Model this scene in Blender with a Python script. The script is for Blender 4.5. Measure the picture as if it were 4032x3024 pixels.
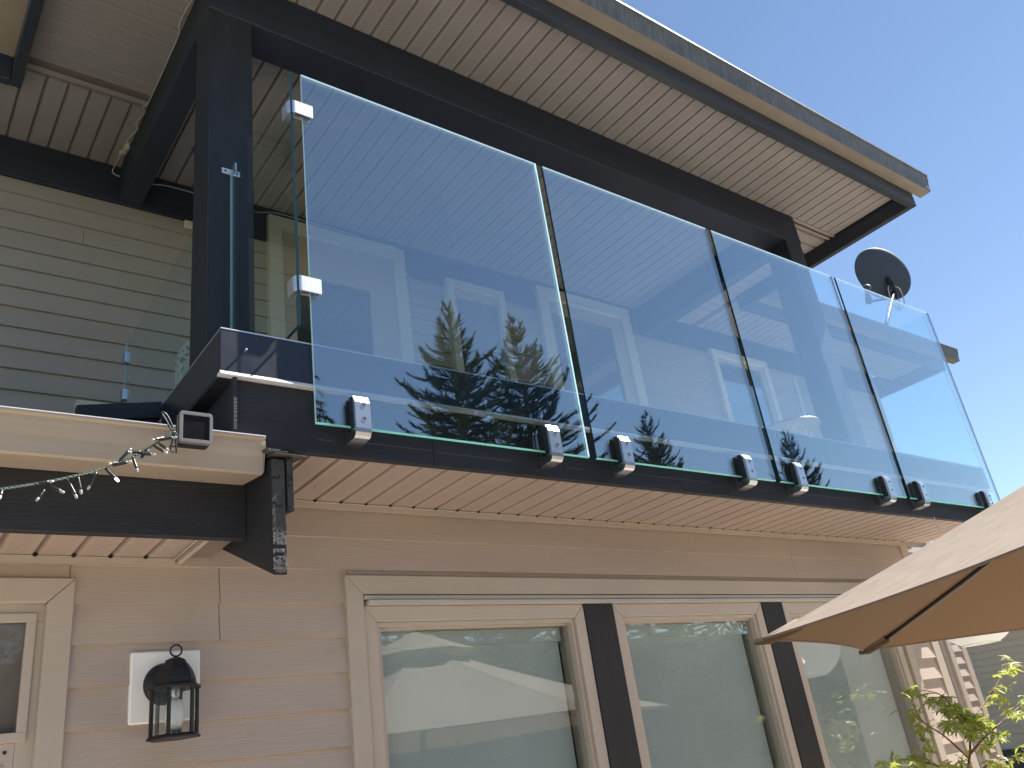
import bpy, bmesh, math, random
from mathutils import Vector, Matrix
random.seed(7)
R_ = math.radians
SC = bpy.context.scene
COL = SC.collection
for o in list(bpy.data.objects): bpy.data.objects.remove(o)

# ------------------------------------------------------------------ camera, light, exposure
H = 1.6                      # eye height; every height below is written relative to the eye
cam = bpy.data.cameras.new('camera'); cam.lens = 29.76; cam.sensor_width = 36.0
cam.clip_start = 0.05; cam.clip_end = 2000
camo = bpy.data.objects.new('camera', cam); COL.objects.link(camo)
right = Vector((0.79841189, -0.58668255, -0.13543278))
down = Vector((0.14515118, 0.40583716, -0.90234546))
fwd = Vector((0.58435399, 0.70078512, 0.40918288))
M = Matrix((right, -down, -fwd)).transposed().to_4x4(); M.translation = Vector((0, 0, H))
camo.matrix_world = M
SC.camera = camo

SUN = Vector((0.93, -0.19, 1.20)).normalized()
world = bpy.data.worlds.new('World'); SC.world = world; world.use_nodes = True
wn = world.node_tree.nodes; wl = world.node_tree.links
bg = wn['Background']; bg.inputs['Strength'].default_value = 0.055
sky = wn.new('ShaderNodeTexSky'); sky.sky_type = 'NISHITA'; sky.sun_disc = False
sky.sun_elevation = math.asin(SUN.z); sky.sun_rotation = math.atan2(SUN.x, SUN.y)
sky.altitude = 100; sky.air_density = 1.0; sky.dust_density = 0.0; sky.ozone_density = 1.1
wl.new(sky.outputs['Color'], bg.inputs['Color'])
sun = bpy.data.lights.new('sun', 'SUN'); sun.energy = 5.0; sun.angle = R_(0.53); sun.color = (1.0, 0.955, 0.88)
suno = bpy.data.objects.new('sun', sun); COL.objects.link(suno)
suno.rotation_euler = SUN.to_track_quat('Z', 'Y').to_euler(); suno.location = (0, 0, 30)
SC.view_settings.view_transform = 'Standard'; SC.view_settings.look = 'None'
SC.view_settings.exposure = 1.55; SC.view_settings.gamma = 1.0; SC.view_settings.use_curve_mapping = False
SC.render.engine = 'CYCLES'
SC.cycles.transparent_max_bounces = 32; SC.cycles.max_bounces = 10; SC.cycles.glossy_bounces = 6
SC.cycles.diffuse_bounces = 5; SC.cycles.caustics_reflective = False; SC.cycles.caustics_refractive = False

# ------------------------------------------------------------------ materials
def newmat(name):
    m = bpy.data.materials.new(name); m.use_nodes = True
    nt = m.node_tree; return m, nt, nt.nodes['Principled BSDF']
def N(nt, t, **kw):
    n = nt.nodes.new(t)
    for k, v in kw.items(): setattr(n, k, v)
    return n
def ramp(nt, fac, stops):
    r = N(nt, 'ShaderNodeValToRGB'); e = r.color_ramp.elements
    while len(e) < len(stops): e.new(0.5)
    for el, (p, c) in zip(e, stops): el.position = p; el.color = (*c, 1)
    nt.links.new(fac, r.inputs['Fac']); return r
def coords(nt, scale, world=False):
    mp = N(nt, 'ShaderNodeMapping'); mp.inputs['Scale'].default_value = scale
    if world:
        g = N(nt, 'ShaderNodeNewGeometry'); nt.links.new(g.outputs['Position'], mp.inputs['Vector'])
    else:
        g = N(nt, 'ShaderNodeTexCoord'); nt.links.new(g.outputs['Object'], mp.inputs['Vector'])
    return mp
def mat(name, col, rough=0.6, metal=0.0, var=0.12, scale=(3, 3, 3), bump=0.0, bscale=(60, 60, 60), spec=0.5, world=True, col2=None):
    m, nt, p = newmat(name)
    p.inputs['Roughness'].default_value = rough; p.inputs['Metallic'].default_value = metal
    p.inputs['Specular IOR Level'].default_value = spec
    c2 = col2 or tuple(c * (1 - var) for c in col)
    n = N(nt, 'ShaderNodeTexNoise'); n.inputs['Scale'].default_value = 1; n.inputs['Detail'].default_value = 6
    nt.links.new(coords(nt, scale, world).outputs['Vector'], n.inputs['Vector'])
    r = ramp(nt, n.outputs['Fac'], [(0.35, c2), (0.65, col)])
    nt.links.new(r.outputs['Color'], p.inputs['Base Color'])
    if bump:
        b = N(nt, 'ShaderNodeTexNoise'); b.inputs['Scale'].default_value = 1; b.inputs['Detail'].default_value = 4
        nt.links.new(coords(nt, bscale, world).outputs['Vector'], b.inputs['Vector'])
        bp = N(nt, 'ShaderNodeBump'); bp.inputs['Strength'].default_value = bump; bp.inputs['Distance'].default_value = 0.004
        nt.links.new(b.outputs['Fac'], bp.inputs['Height']); nt.links.new(bp.outputs['Normal'], p.inputs['Normal'])
    return m

M_SIDING = mat('tan_siding', (0.47, 0.385, 0.325), 0.62, var=0.07, scale=(1.2, 1.2, 6), bump=0.35, bscale=(9, 9, 260))
M_SIDING2 = mat('tan_siding_upper', (0.41, 0.365, 0.335), 0.62, var=0.07, scale=(1.2, 1.2, 6), bump=0.3, bscale=(9, 9, 260))
M_TRIM = mat('tan_trim', (0.47, 0.40, 0.33), 0.55, var=0.06, bump=0.12, bscale=(12, 12, 120))
M_TRIMU = mat('pale_upper_trim', (0.66, 0.62, 0.55), 0.5, var=0.05)  # paler copy of the trim, colour raised to brighten frames behind the glass
M_FRAME = mat('vinyl_frame', (0.50, 0.425, 0.36), 0.4, var=0.04)
M_STRIP = mat('head_flashing', (0.50, 0.47, 0.42), 0.4, var=0.08)
M_STAIN = mat('dark_stain', (0.026, 0.028, 0.036), 0.62, var=0.3, scale=(2, 2, 12), bump=0.5, bscale=(14, 14, 130), spec=0.4)
M_STAINV = mat('dark_stain_post', (0.026, 0.028, 0.038), 0.55, var=0.25, scale=(14, 14, 1.5), bump=0.4, bscale=(130, 130, 10), spec=0.45)
M_STAINB = mat('dark_stain_beam', (0.029, 0.037, 0.066), 0.6, var=0.25, scale=(2, 2, 12), bump=0.4, bscale=(14, 14, 130), spec=0.45)
M_STAINP = mat('dark_paint', (0.032, 0.040, 0.058), 0.4, var=0.2, scale=(2, 2, 6), spec=0.5)
M_FLASH = mat('dark_metal_flashing', (0.016, 0.018, 0.032), 0.33, var=0.25, scale=(2.5, 2.5, 4), spec=0.6)
_n = M_FLASH.node_tree; _b = N(_n, 'ShaderNodeTexNoise'); _b.inputs['Scale'].default_value = 3.5; _bp = N(_n, 'ShaderNodeBump'); _bp.inputs['Strength'].default_value = 0.35; _bp.inputs['Distance'].default_value = 0.03
_g = N(_n, 'ShaderNodeNewGeometry'); _n.links.new(_g.outputs['Position'], _b.inputs['Vector']); _n.links.new(_b.outputs['Fac'], _bp.inputs['Height']); _n.links.new(_bp.outputs['Normal'], _n.nodes['Principled BSDF'].inputs['Normal'])
M_DRIP = mat('white_drip_edge', (0.78, 0.78, 0.80), 0.35, var=0.05)
M_GUTTER = mat('beige_gutter', (0.43, 0.355, 0.28), 0.42, var=0.10, scale=(0.6, 6, 14))
M_GUTTERB = mat('grey_beige_gutter', (0.30, 0.265, 0.225), 0.5, var=0.2, scale=(2, 9, 9))  # darker grey-beige for the flat bottom of the roof gutters
M_WHITE = mat('white_plastic', (0.88, 0.865, 0.845), 0.5, var=0.05)
M_BLACK = mat('black_metal', (0.012, 0.011, 0.012), 0.5, var=0.2, bump=0.2, bscale=(400, 400, 400))
M_MULL = mat('dark_mullion', (0.016, 0.014, 0.016), 0.6, var=0.3, scale=(30, 30, 3), bump=0.3, bscale=(200, 200, 20))
M_RUBBER = mat('black_rubber', (0.010, 0.010, 0.012), 0.5)
M_STEEL = mat('brushed_steel', (0.58, 0.59, 0.62), 0.27, metal=1.0, var=0.05, bump=0.05, bscale=(600, 600, 20), world=False)
M_ALU = mat('satin_aluminium', (0.80, 0.80, 0.83), 0.36, metal=0.85, var=0.04)
M_SOLARF = mat('grey_plastic', (0.16, 0.16, 0.17), 0.5, var=0.15, scale=(80, 80, 80))
M_CELL = mat('solar_cell', (0.012, 0.009, 0.010), 0.25, var=0.4, scale=(40, 40, 40), spec=0.15)
M_CABLE = mat('dark_green_cable', (0.014, 0.022, 0.020), 0.35)
M_WIRE = mat('twisted_wire', (0.10, 0.15, 0.13), 0.35)
M_CORD = mat('white_cord', (0.60, 0.58, 0.54), 0.5)
M_DISH = mat('dish_grey', (0.075, 0.088, 0.108), 0.6, var=0.1, spec=0.3)
M_RIB = mat('umbrella_rib', (0.020, 0.015, 0.014), 0.45)
M_BARK = mat('bark', (0.12, 0.085, 0.06), 0.9, var=0.5, scale=(20, 20, 3), bump=0.6, bscale=(40, 40, 8))
M_TWIG = mat('red_twig', (0.16, 0.075, 0.045), 0.7)
M_PATIO = mat('patio_concrete', (0.52, 0.46, 0.40), 0.85, var=0.15, scale=(0.8, 0.8, 0.8), bump=0.3)
M_LAWN = mat('lawn', (0.07, 0.10, 0.035), 0.9, var=0.35, scale=(1.5, 1.5, 1.5), bump=0.5)
M_SHINGLE = mat('roof_shingle', (0.10, 0.095, 0.09), 0.95, var=0.4, scale=(12, 12, 12), bump=0.8, bscale=(150, 150, 150))
M_FENCE = mat('fence_wood', (0.20, 0.14, 0.09), 0.8, var=0.3, scale=(8, 8, 1))
M_BLIND = mat('roller_blind', (0.74, 0.78, 0.77), 0.8, var=0.06)
M_BLINDU = mat('upper_blind', (0.13, 0.135, 0.14), 0.8, var=0.1, scale=(1, 1, 45))
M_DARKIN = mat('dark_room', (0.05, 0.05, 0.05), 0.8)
M_NEIGH = mat('neighbour_siding', (0.56, 0.47, 0.39), 0.65, var=0.06)
M_DECK = mat('deck_board', (0.50, 0.46, 0.41), 0.8)
M_TABLE = mat('table_top', (0.30, 0.25, 0.19), 0.5)

def soffit_mat(name, col, dot):
    """vinyl soffit: tan plastic with rows of small punched vent holes along the middle of each board"""
    m, nt, p = newmat(name); p.inputs['Roughness'].default_value = 0.5
    tc = N(nt, 'ShaderNodeTexCoord'); sx = N(nt, 'ShaderNodeSeparateXYZ'); nt.links.new(tc.outputs['Object'], sx.inputs[0])
    def mth(op, a, b=None):
        n = N(nt, 'ShaderNodeMath', operation=op)
        for i, v in enumerate((a, b)):
            if v is None: continue
            if isinstance(v, (int, float)): n.inputs[i].default_value = v
            else: nt.links.new(v, n.inputs[i])
        return n.outputs[0]
    s = 1 / 0.0115
    u = mth('MULTIPLY', sx.outputs['X'], s); v = mth('MULTIPLY', sx.outputs['Y'], s * 0.75)
    odd = mth('MULTIPLY', mth('MODULO', mth('ABSOLUTE', mth('FLOOR', u)), 2.0), 0.5)
    fu = mth('SUBTRACT', mth('FRACT', u), 0.5); fv = mth('SUBTRACT', mth('FRACT', mth('ADD', v, odd)), 0.5)
    d = mth('SQRT', mth('ADD', mth('MULTIPLY', fu, fu), mth('MULTIPLY', mth('MULTIPLY', fv, fv), 1.7)))
    hole = mth('LESS_THAN', d, 0.21)
    band = mth('LESS_THAN', mth('ABSOLUTE', sx.outputs['X']), 0.034)
    f = mth('MULTIPLY', mth('MULTIPLY', hole, band), 0.75)
    n = N(nt, 'ShaderNodeTexNoise'); n.inputs['Scale'].default_value = 2.5; n.inputs['Detail'].default_value = 5
    g = N(nt, 'ShaderNodeNewGeometry'); nt.links.new(g.outputs['Position'], n.inputs['Vector'])
    r = ramp(nt, n.outputs['Fac'], [(0.3, tuple(c * .9 for c in col)), (0.7, col)])
    mx = N(nt, 'ShaderNodeMix', data_type='RGBA'); nt.links.new(f, mx.inputs[0]); nt.links.new(r.outputs['Color'], mx.inputs[6])
    mx.inputs[7].default_value = (*dot, 1); nt.links.new(mx.outputs[2], p.inputs['Base Color'])
    return m
M_SOFFIT = soffit_mat('vinyl_soffit', (0.42, 0.335, 0.285), (0.12, 0.08, 0.06))
M_SOFFITU = soffit_mat('vinyl_soffit_roof', (0.36, 0.333, 0.325), (0.10, 0.08, 0.07))
M_SOFFITN = mat('vinyl_soffit_plain', (0.36, 0.333, 0.325), 0.5, var=0.08)
M_GROOVE = mat('soffit_groove', (0.22, 0.17, 0.145), 0.7)  # same vinyl as the boards, with the joint shade put into its colour

def dirty_gutter():
    m, nt, p = newmat('weathered_gutter'); p.inputs['Roughness'].default_value = 0.5
    n = N(nt, 'ShaderNodeTexNoise'); n.inputs['Scale'].default_value = 1; n.inputs['Detail'].default_value = 7
    nt.links.new(coords(nt, (38, 30, 4), True).outputs['Vector'], n.inputs['Vector'])
    r = ramp(nt, n.outputs['Fac'], [(0.25, (0.07, 0.065, 0.058)), (0.55, (0.13, 0.125, 0.118)), (0.80, (0.21, 0.21, 0.205))])
    nt.links.new(r.outputs['Color'], p.inputs['Base Color']); return m
M_GUTTERD = dirty_gutter()

def endgrain():
    m, nt, p = newmat('rough_end_grain'); p.inputs['Roughness'].default_value = 0.85
    w = N(nt, 'ShaderNodeTexWave', wave_type='RINGS', rings_direction='Y'); w.inputs['Scale'].default_value = 75
    w.inputs['Distortion'].default_value = 5; w.inputs['Detail'].default_value = 4; w.inputs['Detail Scale'].default_value = 2.5
    mp = coords(nt, (1.0, 1.0, 0.55)); mp.inputs['Location'].default_value = (0.09, 0, 0.05)
    nt.links.new(mp.outputs['Vector'], w.inputs['Vector'])
    n = N(nt, 'ShaderNodeTexNoise'); n.inputs['Scale'].default_value = 1; n.inputs['Detail'].default_value = 8
    nt.links.new(coords(nt, (110, 110, 160)).outputs['Vector'], n.inputs['Vector'])
    mul = N(nt, 'ShaderNodeMath', operation='MULTIPLY'); nt.links.new(w.outputs['Fac'], mul.inputs[0]); nt.links.new(n.outputs['Fac'], mul.inputs[1])
    r = ramp(nt, mul.outputs[0], [(0.12, (0.040, 0.040, 0.041)), (0.40, (0.078, 0.078, 0.078)), (0.85, (0.20, 0.197, 0.19))])
    nt.links.new(r.outputs['Color'], p.inputs['Base Color'])
    b = N(nt, 'ShaderNodeBump'); b.inputs['Strength'].default_value = 0.9; b.inputs['Distance'].default_value = 0.004
    nt.links.new(mul.outputs[0], b.inputs['Height']); nt.links.new(b.outputs['Normal'], p.inputs['Normal']); return m
M_ENDGRAIN = endgrain()

def glass(name, tint, boost, lo=0.0, ior=1.5, rough=0.0):
    m = bpy.data.materials.new(name); m.use_nodes = True; nt = m.node_tree; nt.nodes.remove(nt.nodes['Principled BSDF'])
    t = N(nt, 'ShaderNodeBsdfTransparent'); t.inputs['Color'].default_value = (*tint, 1)
    g = N(nt, 'ShaderNodeBsdfGlossy'); g.inputs['Roughness'].default_value = rough; g.inputs['Color'].default_value = (0.97, 0.99, 1.0, 1)
    # Schlick reflectance from the angle to the surface, the same from both sides of the sheet
    gg = N(nt, 'ShaderNodeNewGeometry'); dt_ = N(nt, 'ShaderNodeVectorMath', operation='DOT_PRODUCT')
    nt.links.new(gg.outputs['Incoming'], dt_.inputs[0]); nt.links.new(gg.outputs['Normal'], dt_.inputs[1])
    def mth(op, x, y=None):
        n = N(nt, 'ShaderNodeMath', operation=op)
        for i, v in enumerate((x, y)):
            if v is None: continue
            if isinstance(v, (int, float)): n.inputs[i].default_value = v
            else: nt.links.new(v, n.inputs[i])
        return n.outputs[0]
    c = mth('ABSOLUTE', dt_.outputs['Value']); fr = mth('POWER', mth('SUBTRACT', 1.0, c), 5.0); f0 = ((ior - 1) / (ior + 1)) ** 2
    sch = mth('ADD', mth('MULTIPLY', fr, 1 - f0), f0)
    a = N(nt, 'ShaderNodeMath', operation='MULTIPLY_ADD'); a.inputs[1].default_value = boost; a.inputs[2].default_value = lo; a.use_clamp = True
    nt.links.new(sch, a.inputs[0])
    mx = N(nt, 'ShaderNodeMixShader'); nt.links.new(a.outputs[0], mx.inputs[0]); nt.links.new(t.outputs[0], mx.inputs[1]); nt.links.new(g.outputs[0], mx.inputs[2])
    nt.links.new(mx.outputs[0], nt.nodes['Material Output'].inputs['Surface']); return m
M_GLASS = glass('railing_glass', (0.90, 0.972, 0.985), 1.3, 0.17)
M_WIN = glass('window_glass', (0.90, 0.93, 0.925), 1.5, 0.055)
M_LGLASS = glass('lantern_glass', (0.95, 0.97, 0.97), 1.0)
def edge_glass(name, col, rough=0.15, tr=0.5):
    m, nt, p = newmat(name); p.inputs['Base Color'].default_value = (*col, 1); p.inputs['Roughness'].default_value = rough
    t = N(nt, 'ShaderNodeBsdfTranslucent'); t.inputs['Color'].default_value = (*col, 1)
    mx = N(nt, 'ShaderNodeMixShader'); mx.inputs[0].default_value = tr
    nt.links.new(p.outputs[0], mx.inputs[1]); nt.links.new(t.outputs[0], mx.inputs[2])
    nt.links.new(mx.outputs[0], nt.nodes['Material Output'].inputs['Surface']); return m
M_EDGE = edge_glass('glass_edge_side', (0.012, 0.040, 0.052), 0.08, 0.08)  # dark copy: dim reflections inside the glass put into the edge colour
M_EDGET = edge_glass('glass_edge_top', (0.40, 0.52, 0.58), 0.2, 0.4)
M_EDGEB = edge_glass('glass_edge_bottom', (0.32, 0.95, 0.86), 0.2, 0.35)  # glow of sunlight carried inside the glass, put into a bright teal
M_EDGEL = edge_glass('glass_edge_pale', (0.55, 0.82, 0.92), 0.15, 0.5)  # pale copy: light caught in the glass edge put into the colour
M_GLASSR = glass('return_glass', (0.92, 0.975, 0.975), 0.55, 0.02)
M_FABRIC, _nt, _p = newmat('umbrella_canvas')
_n = N(_nt, 'ShaderNodeTexNoise'); _n.inputs['Scale'].default_value = 1; _n.inputs['Detail'].default_value = 8
_nt.links.new(coords(_nt, (14, 14, 14), True).outputs['Vector'], _n.inputs['Vector'])
_r = ramp(_nt, _n.outputs['Fac'], [(0.3, (0.225, 0.186, 0.155)), (0.7, (0.27, 0.225, 0.19))])
_v = N(_nt, 'ShaderNodeTexVoronoi'); _v.inputs['Scale'].default_value = 1; _nt.links.new(coords(_nt, (17, 17, 17), True).outputs['Vector'], _v.inputs['Vector'])
_s = N(_nt, 'ShaderNodeMath', operation='LESS_THAN'); _nt.links.new(_v.outputs['Distance'], _s.inputs[0]); _s.inputs[1].default_value = 0.06
_mx = N(_nt, 'ShaderNodeMix', data_type='RGBA'); _nt.links.new(_s.outputs[0], _mx.inputs[0]); _nt.links.new(_r.outputs['Color'], _mx.inputs[6]); _mx.inputs[7].default_value = (0.30, 0.20, 0.14, 1)
# underside mixed darker brown: shade and light through the cloth put into colour
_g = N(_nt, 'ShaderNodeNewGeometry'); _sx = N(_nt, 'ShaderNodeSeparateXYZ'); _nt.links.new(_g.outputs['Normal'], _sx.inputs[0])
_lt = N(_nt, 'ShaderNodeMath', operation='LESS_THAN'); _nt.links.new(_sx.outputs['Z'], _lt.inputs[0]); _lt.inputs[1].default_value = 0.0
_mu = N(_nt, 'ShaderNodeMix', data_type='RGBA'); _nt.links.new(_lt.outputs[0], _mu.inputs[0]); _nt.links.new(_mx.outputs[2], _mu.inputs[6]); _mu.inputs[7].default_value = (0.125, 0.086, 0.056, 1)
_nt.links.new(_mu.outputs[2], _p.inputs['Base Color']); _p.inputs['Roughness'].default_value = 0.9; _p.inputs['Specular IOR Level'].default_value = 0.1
_t = N(_nt, 'ShaderNodeBsdfTranslucent'); _t.inputs['Color'].default_value = (0.36, 0.19, 0.08, 1)
_m = N(_nt, 'ShaderNodeMixShader'); _m.inputs[0].default_value = 0.05
_nt.links.new(_p.outputs[0], _m.inputs[1]); _nt.links.new(_t.outputs[0], _m.inputs[2]); _nt.links.new(_m.outputs[0], _nt.nodes['Material Output'].inputs['Surface'])

def leafmat(name, c1, c2, tr, tcol, rough=0.5, spec=0.5):
    m, nt, p = newmat(name); p.inputs['Roughness'].default_value = rough; p.inputs['Specular IOR Level'].default_value = spec
    oi = N(nt, 'ShaderNodeObjectInfo'); n = N(nt, 'ShaderNodeTexNoise'); n.inputs['Scale'].default_value = 3.0; n.inputs['Detail'].default_value = 3
    g = N(nt, 'ShaderNodeNewGeometry'); nt.links.new(g.outputs['Position'], n.inputs['Vector'])
    a = N(nt, 'ShaderNodeMath', operation='ADD'); nt.links.new(oi.outputs['Random'], a.inputs[0]); nt.links.new(n.outputs['Fac'], a.inputs[1])
    h = N(nt, 'ShaderNodeMath', operation='MULTIPLY'); nt.links.new(a.outputs[0], h.inputs[0]); h.inputs[1].default_value = 0.6
    r = ramp(nt, h.outputs[0], [(0.25, c1), (0.75, c2)]); nt.links.new(r.outputs['Color'], p.inputs['Base Color'])
    t = N(nt, 'ShaderNodeBsdfTranslucent'); t.inputs['Color'].default_value = (*tcol, 1)
    mx = N(nt, 'ShaderNodeMixShader'); mx.inputs[0].default_value = tr
    nt.links.new(p.outputs[0], mx.inputs[1]); nt.links.new(t.outputs[0], mx.inputs[2]); nt.links.new(mx.outputs[0], nt.nodes['Material Output'].inputs['Surface']); return m
M_MAPLE = leafmat('maple_leaf', (0.09, 0.15, 0.03), (0.26, 0.30, 0.06), 0.45, (0.38, 0.42, 0.06))
M_NEEDLE = leafmat('spruce_needle', (0.018, 0.030, 0.016), (0.055, 0.070, 0.030), 0.1, (0.05, 0.08, 0.02), 0.9, 0.1)
M_LEAF = leafmat('garden_leaf', (0.04, 0.07, 0.02), (0.10, 0.14, 0.04), 0.3, (0.14, 0.2, 0.04), 0.8, 0.15)
M_PAPER = edge_glass('paper_lantern', (0.86, 0.85, 0.83), 0.9, 0.6)
M_CUSHION, _nt, _p = newmat('patterned_cushion')
_v = N(_nt, 'ShaderNodeTexVoronoi', feature='DISTANCE_TO_EDGE'); _v.inputs['Scale'].default_value = 26
_nt.links.new(coords(_nt, (1, 1, 1)).outputs['Vector'], _v.inputs['Vector'])
_r = ramp(_nt, _v.outputs['Distance'], [(0.18, (0.62, 0.62, 0.58)), (0.22, (0.20, 0.24, 0.22))])
_nt.links.new(_r.outputs['Color'], _p.inputs['Base Color']); _p.inputs['Roughness'].default_value = 0.9
M_BULB, _nt, _p = newmat('frosted_bulb'); _p.inputs['Base Color'].default_value = (0.85, 0.83, 0.78, 1); _p.inputs['Roughness'].default_value = 0.25
M_LED, _nt, _p = newmat('clear_led'); _p.inputs['Base Color'].default_value = (0.42, 0.41, 0.39, 1); _p.inputs['Roughness'].default_value = 0.12
M_LEDON, _nt, _p = newmat('lit_led'); _p.inputs['Base Color'].default_value = (0.8, 0.75, 0.9, 1)
_p.inputs['Emission Color'].default_value = (0.75, 0.5, 1.0, 1); _p.inputs['Emission Strength'].default_value = 3.0

# ------------------------------------------------------------------ mesh helpers
WO = {}
class MB:
    def __init__(s): s.v = []; s.f = []; s.m = []
    def add(s, vs, fs, mi=0):
        b = len(s.v); s.v += [tuple(p) for p in vs]; s.f += [tuple(i + b for i in f) for f in fs]; s.m += [mi] * len(fs); return s
    def box(s, x0, x1, y0, y1, z0, z1, mi=0):
        vs = [(x, y, z) for x in (x0, x1) for y in (y0, y1) for z in (z0, z1)]
        return s.add(vs, [(0, 1, 3, 2), (4, 6, 7, 5), (0, 4, 5, 1), (2, 3, 7, 6), (0, 2, 6, 4), (1, 5, 7, 3)], mi)
    def prism(s, poly, d0, d1, axis='x', mi=0, capmi=None):
        """poly: list of 2-D points; axis x -> (y,z), y -> (x,z), z -> (x,y)"""
        def p3(p, d): return {'x': (d, p[0], p[1]), 'y': (p[0], d, p[1]), 'z': (p[0], p[1], d)}[axis]
        n = len(poly); vs = [p3(p, d0) for p in poly] + [p3(p, d1) for p in poly]
        s.add(vs, [(i, (i + 1) % n, n + (i + 1) % n, n + i) for i in range(n)], mi)
        b = len(s.v) - 2 * n; s.f += [tuple(range(b + n - 1, b - 1, -1)), tuple(range(b + n, b + 2 * n))]; s.m += [mi if capmi is None else capmi] * 2; return s
    def tube(s, pts, r, n=8, mi=0, caps=True):
        pts = [Vector(p) for p in pts]; rs = r if isinstance(r, (list, tuple)) else [r] * len(pts)
        b = len(s.v); up = Vector((0.13, 0.31, 0.94))
        for i, p in enumerate(pts):
            d = (pts[min(i + 1, len(pts) - 1)] - pts[max(i - 1, 0)]).normalized()
            a = d.cross(up)
            if a.length < 1e-3: a = d.cross(Vector((1, 0, 0)))
            a.normalize(); c = d.cross(a)
            for k in range(n):
                t = 2 * math.pi * k / n; q = p + rs[i] * (math.cos(t) * a + math.sin(t) * c); s.v.append(tuple(q))
        for i in range(len(pts) - 1):
            for k in range(n):
                s.f.append((b + i * n + k, b + i * n + (k + 1) % n, b + (i + 1) * n + (k + 1) % n, b + (i + 1) * n + k)); s.m.append(mi)
        if caps:
            s.f.append(tuple(b + k for k in range(n))[::-1]); s.f.append(tuple(b + (len(pts) - 1) * n + k for k in range(n))); s.m += [mi, mi]
        return s
    def lathe(s, prof, c, axis=(0, 0, 1), n=24, mi=0, ref=None):
        c = Vector(c); ax = Vector(axis).normalized(); a = ax.cross(ref or Vector((0.3, 0.9, 0.31))).normalized(); e = ax.cross(a)
        b = len(s.v)
        for (r, h) in prof:
            for k in range(n):
                t = 2 * math.pi * k / n; s.v.append(tuple(c + ax * h + r * (math.cos(t) * a + math.sin(t) * e)))
        for i in range(len(prof) - 1):
            for k in range(n):
                s.f.append((b + i * n + k, b + i * n + (k + 1) % n, b + (i + 1) * n + (k + 1) % n, b + (i + 1) * n + k)); s.m.append(mi)
        return s
def link(o, parent):
    COL.objects.link(o)
    if parent is not None: o.parent = parent
def mk(name, mb, mats, parent=None, bevel=0.0, smooth=False, origin=None, seg=1):
    """world-space verts (heights relative to the eye) -> one object with its own origin"""
    vs = [Vector((x, y, z + H)) for x, y, z in mb.v]
    if origin is None:
        lo = [min(v[i] for v in vs) for i in range(3)]; hi = [max(v[i] for v in vs) for i in range(3)]
        org = Vector([(a + b) / 2 for a, b in zip(lo, hi)])
    else: org = Vector((origin[0], origin[1], origin[2] + H))
    me = bpy.data.meshes.new(name); me.from_pydata([v - org for v in vs], [], mb.f)
    if not isinstance(mats, (list, tuple)): mats = [mats]
    for m in mats: me.materials.append(m)
    me.polygons.foreach_set('material_index', mb.m); me.update()
    bm = bmesh.new(); bm.from_mesh(me); bmesh.ops.recalc_face_normals(bm, faces=bm.faces)
    if bevel:
        es = [e for e in bm.edges if len(e.link_faces) == 2 and e.calc_face_angle(0) > R_(35)]
        bmesh.ops.bevel(bm, geom=es, offset=bevel, segments=seg, affect='EDGES', profile=0.5, clamp_overlap=True)
    bm.to_mesh(me); bm.free()
    if smooth: me.polygons.foreach_set('use_smooth', [True] * len(me.polygons)); me.update()
    o = bpy.data.objects.new(name, me); link(o, parent)
    o.location = org - (WO[parent.name] if parent is not None else Vector()); WO[o.name] = org
    return o
def copy_part(src, parent, worldloc):
    """same mesh again at another place (heights relative to the eye)"""
    o = src.copy(); link(o, parent); w = Vector((worldloc[0], worldloc[1], worldloc[2] + H))
    o.location = w - (WO[parent.name] if parent is not None else Vector()); WO[o.name] = w; return o
def thing(name, label, cat, loc, group=None):
    o = bpy.data.objects.new(name, None); o.empty_display_size = 0.2; COL.objects.link(o)
    o.location = (loc[0], loc[1], loc[2] + H); WO[o.name] = Vector(o.location); tag(o, label, cat, group); return o
def tag(o, label, cat, group=None):
    o['label'] = label; o['category'] = cat
    if group: o['group'] = group
    return o
def structure(o): o['kind'] = 'structure'; return o
def stuff(o): o['kind'] = 'stuff'; return o
def copy_tree(src, loc, label, group=None):
    """a thing with its parts and their sub-parts"""
    r = src.copy(); COL.objects.link(r); r.location = (loc[0], loc[1], loc[2] + H); r['label'] = label
    if group: r['group'] = group
    for ch in list(src.children):
        c = ch.copy(); COL.objects.link(c); c.parent = r
        for g in list(ch.children):
            d = g.copy(); COL.objects.link(d); d.parent = c
    return r

# ------------------------------------------------------------------ ground
structure(mk('lawn', MB().add([(-300, -300, -H - 0.01), (300, -300, -H - 0.01), (300, 300, -H - 0.01), (-300, 300, -H - 0.01)], [(0, 1, 2, 3)]), M_LAWN))
structure(mk('bounce_paving', MB().box(6.45, 13.3, 3.281, 5.37, -H - .1, -H - .004), M_PATIO))  # unseen paving added to bounce sunlight onto the neighbour's wall
structure(mk('patio', MB().box(-6, 13.3, -5.5, 3.28, -H - 0.1, -H), M_PATIO))  # carried on to the right, unseen, to bounce light onto the neighbour's wall

# ------------------------------------------------------------------ house
house = thing('house', 'two storey tan lap sided house with dark beams and a glass fronted balcony', 'house', (3.5, 4.4, -H))
YL, YU = 3.30, 5.40          # lower bump-out wall, main wall
EXP = 0.1395

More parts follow.
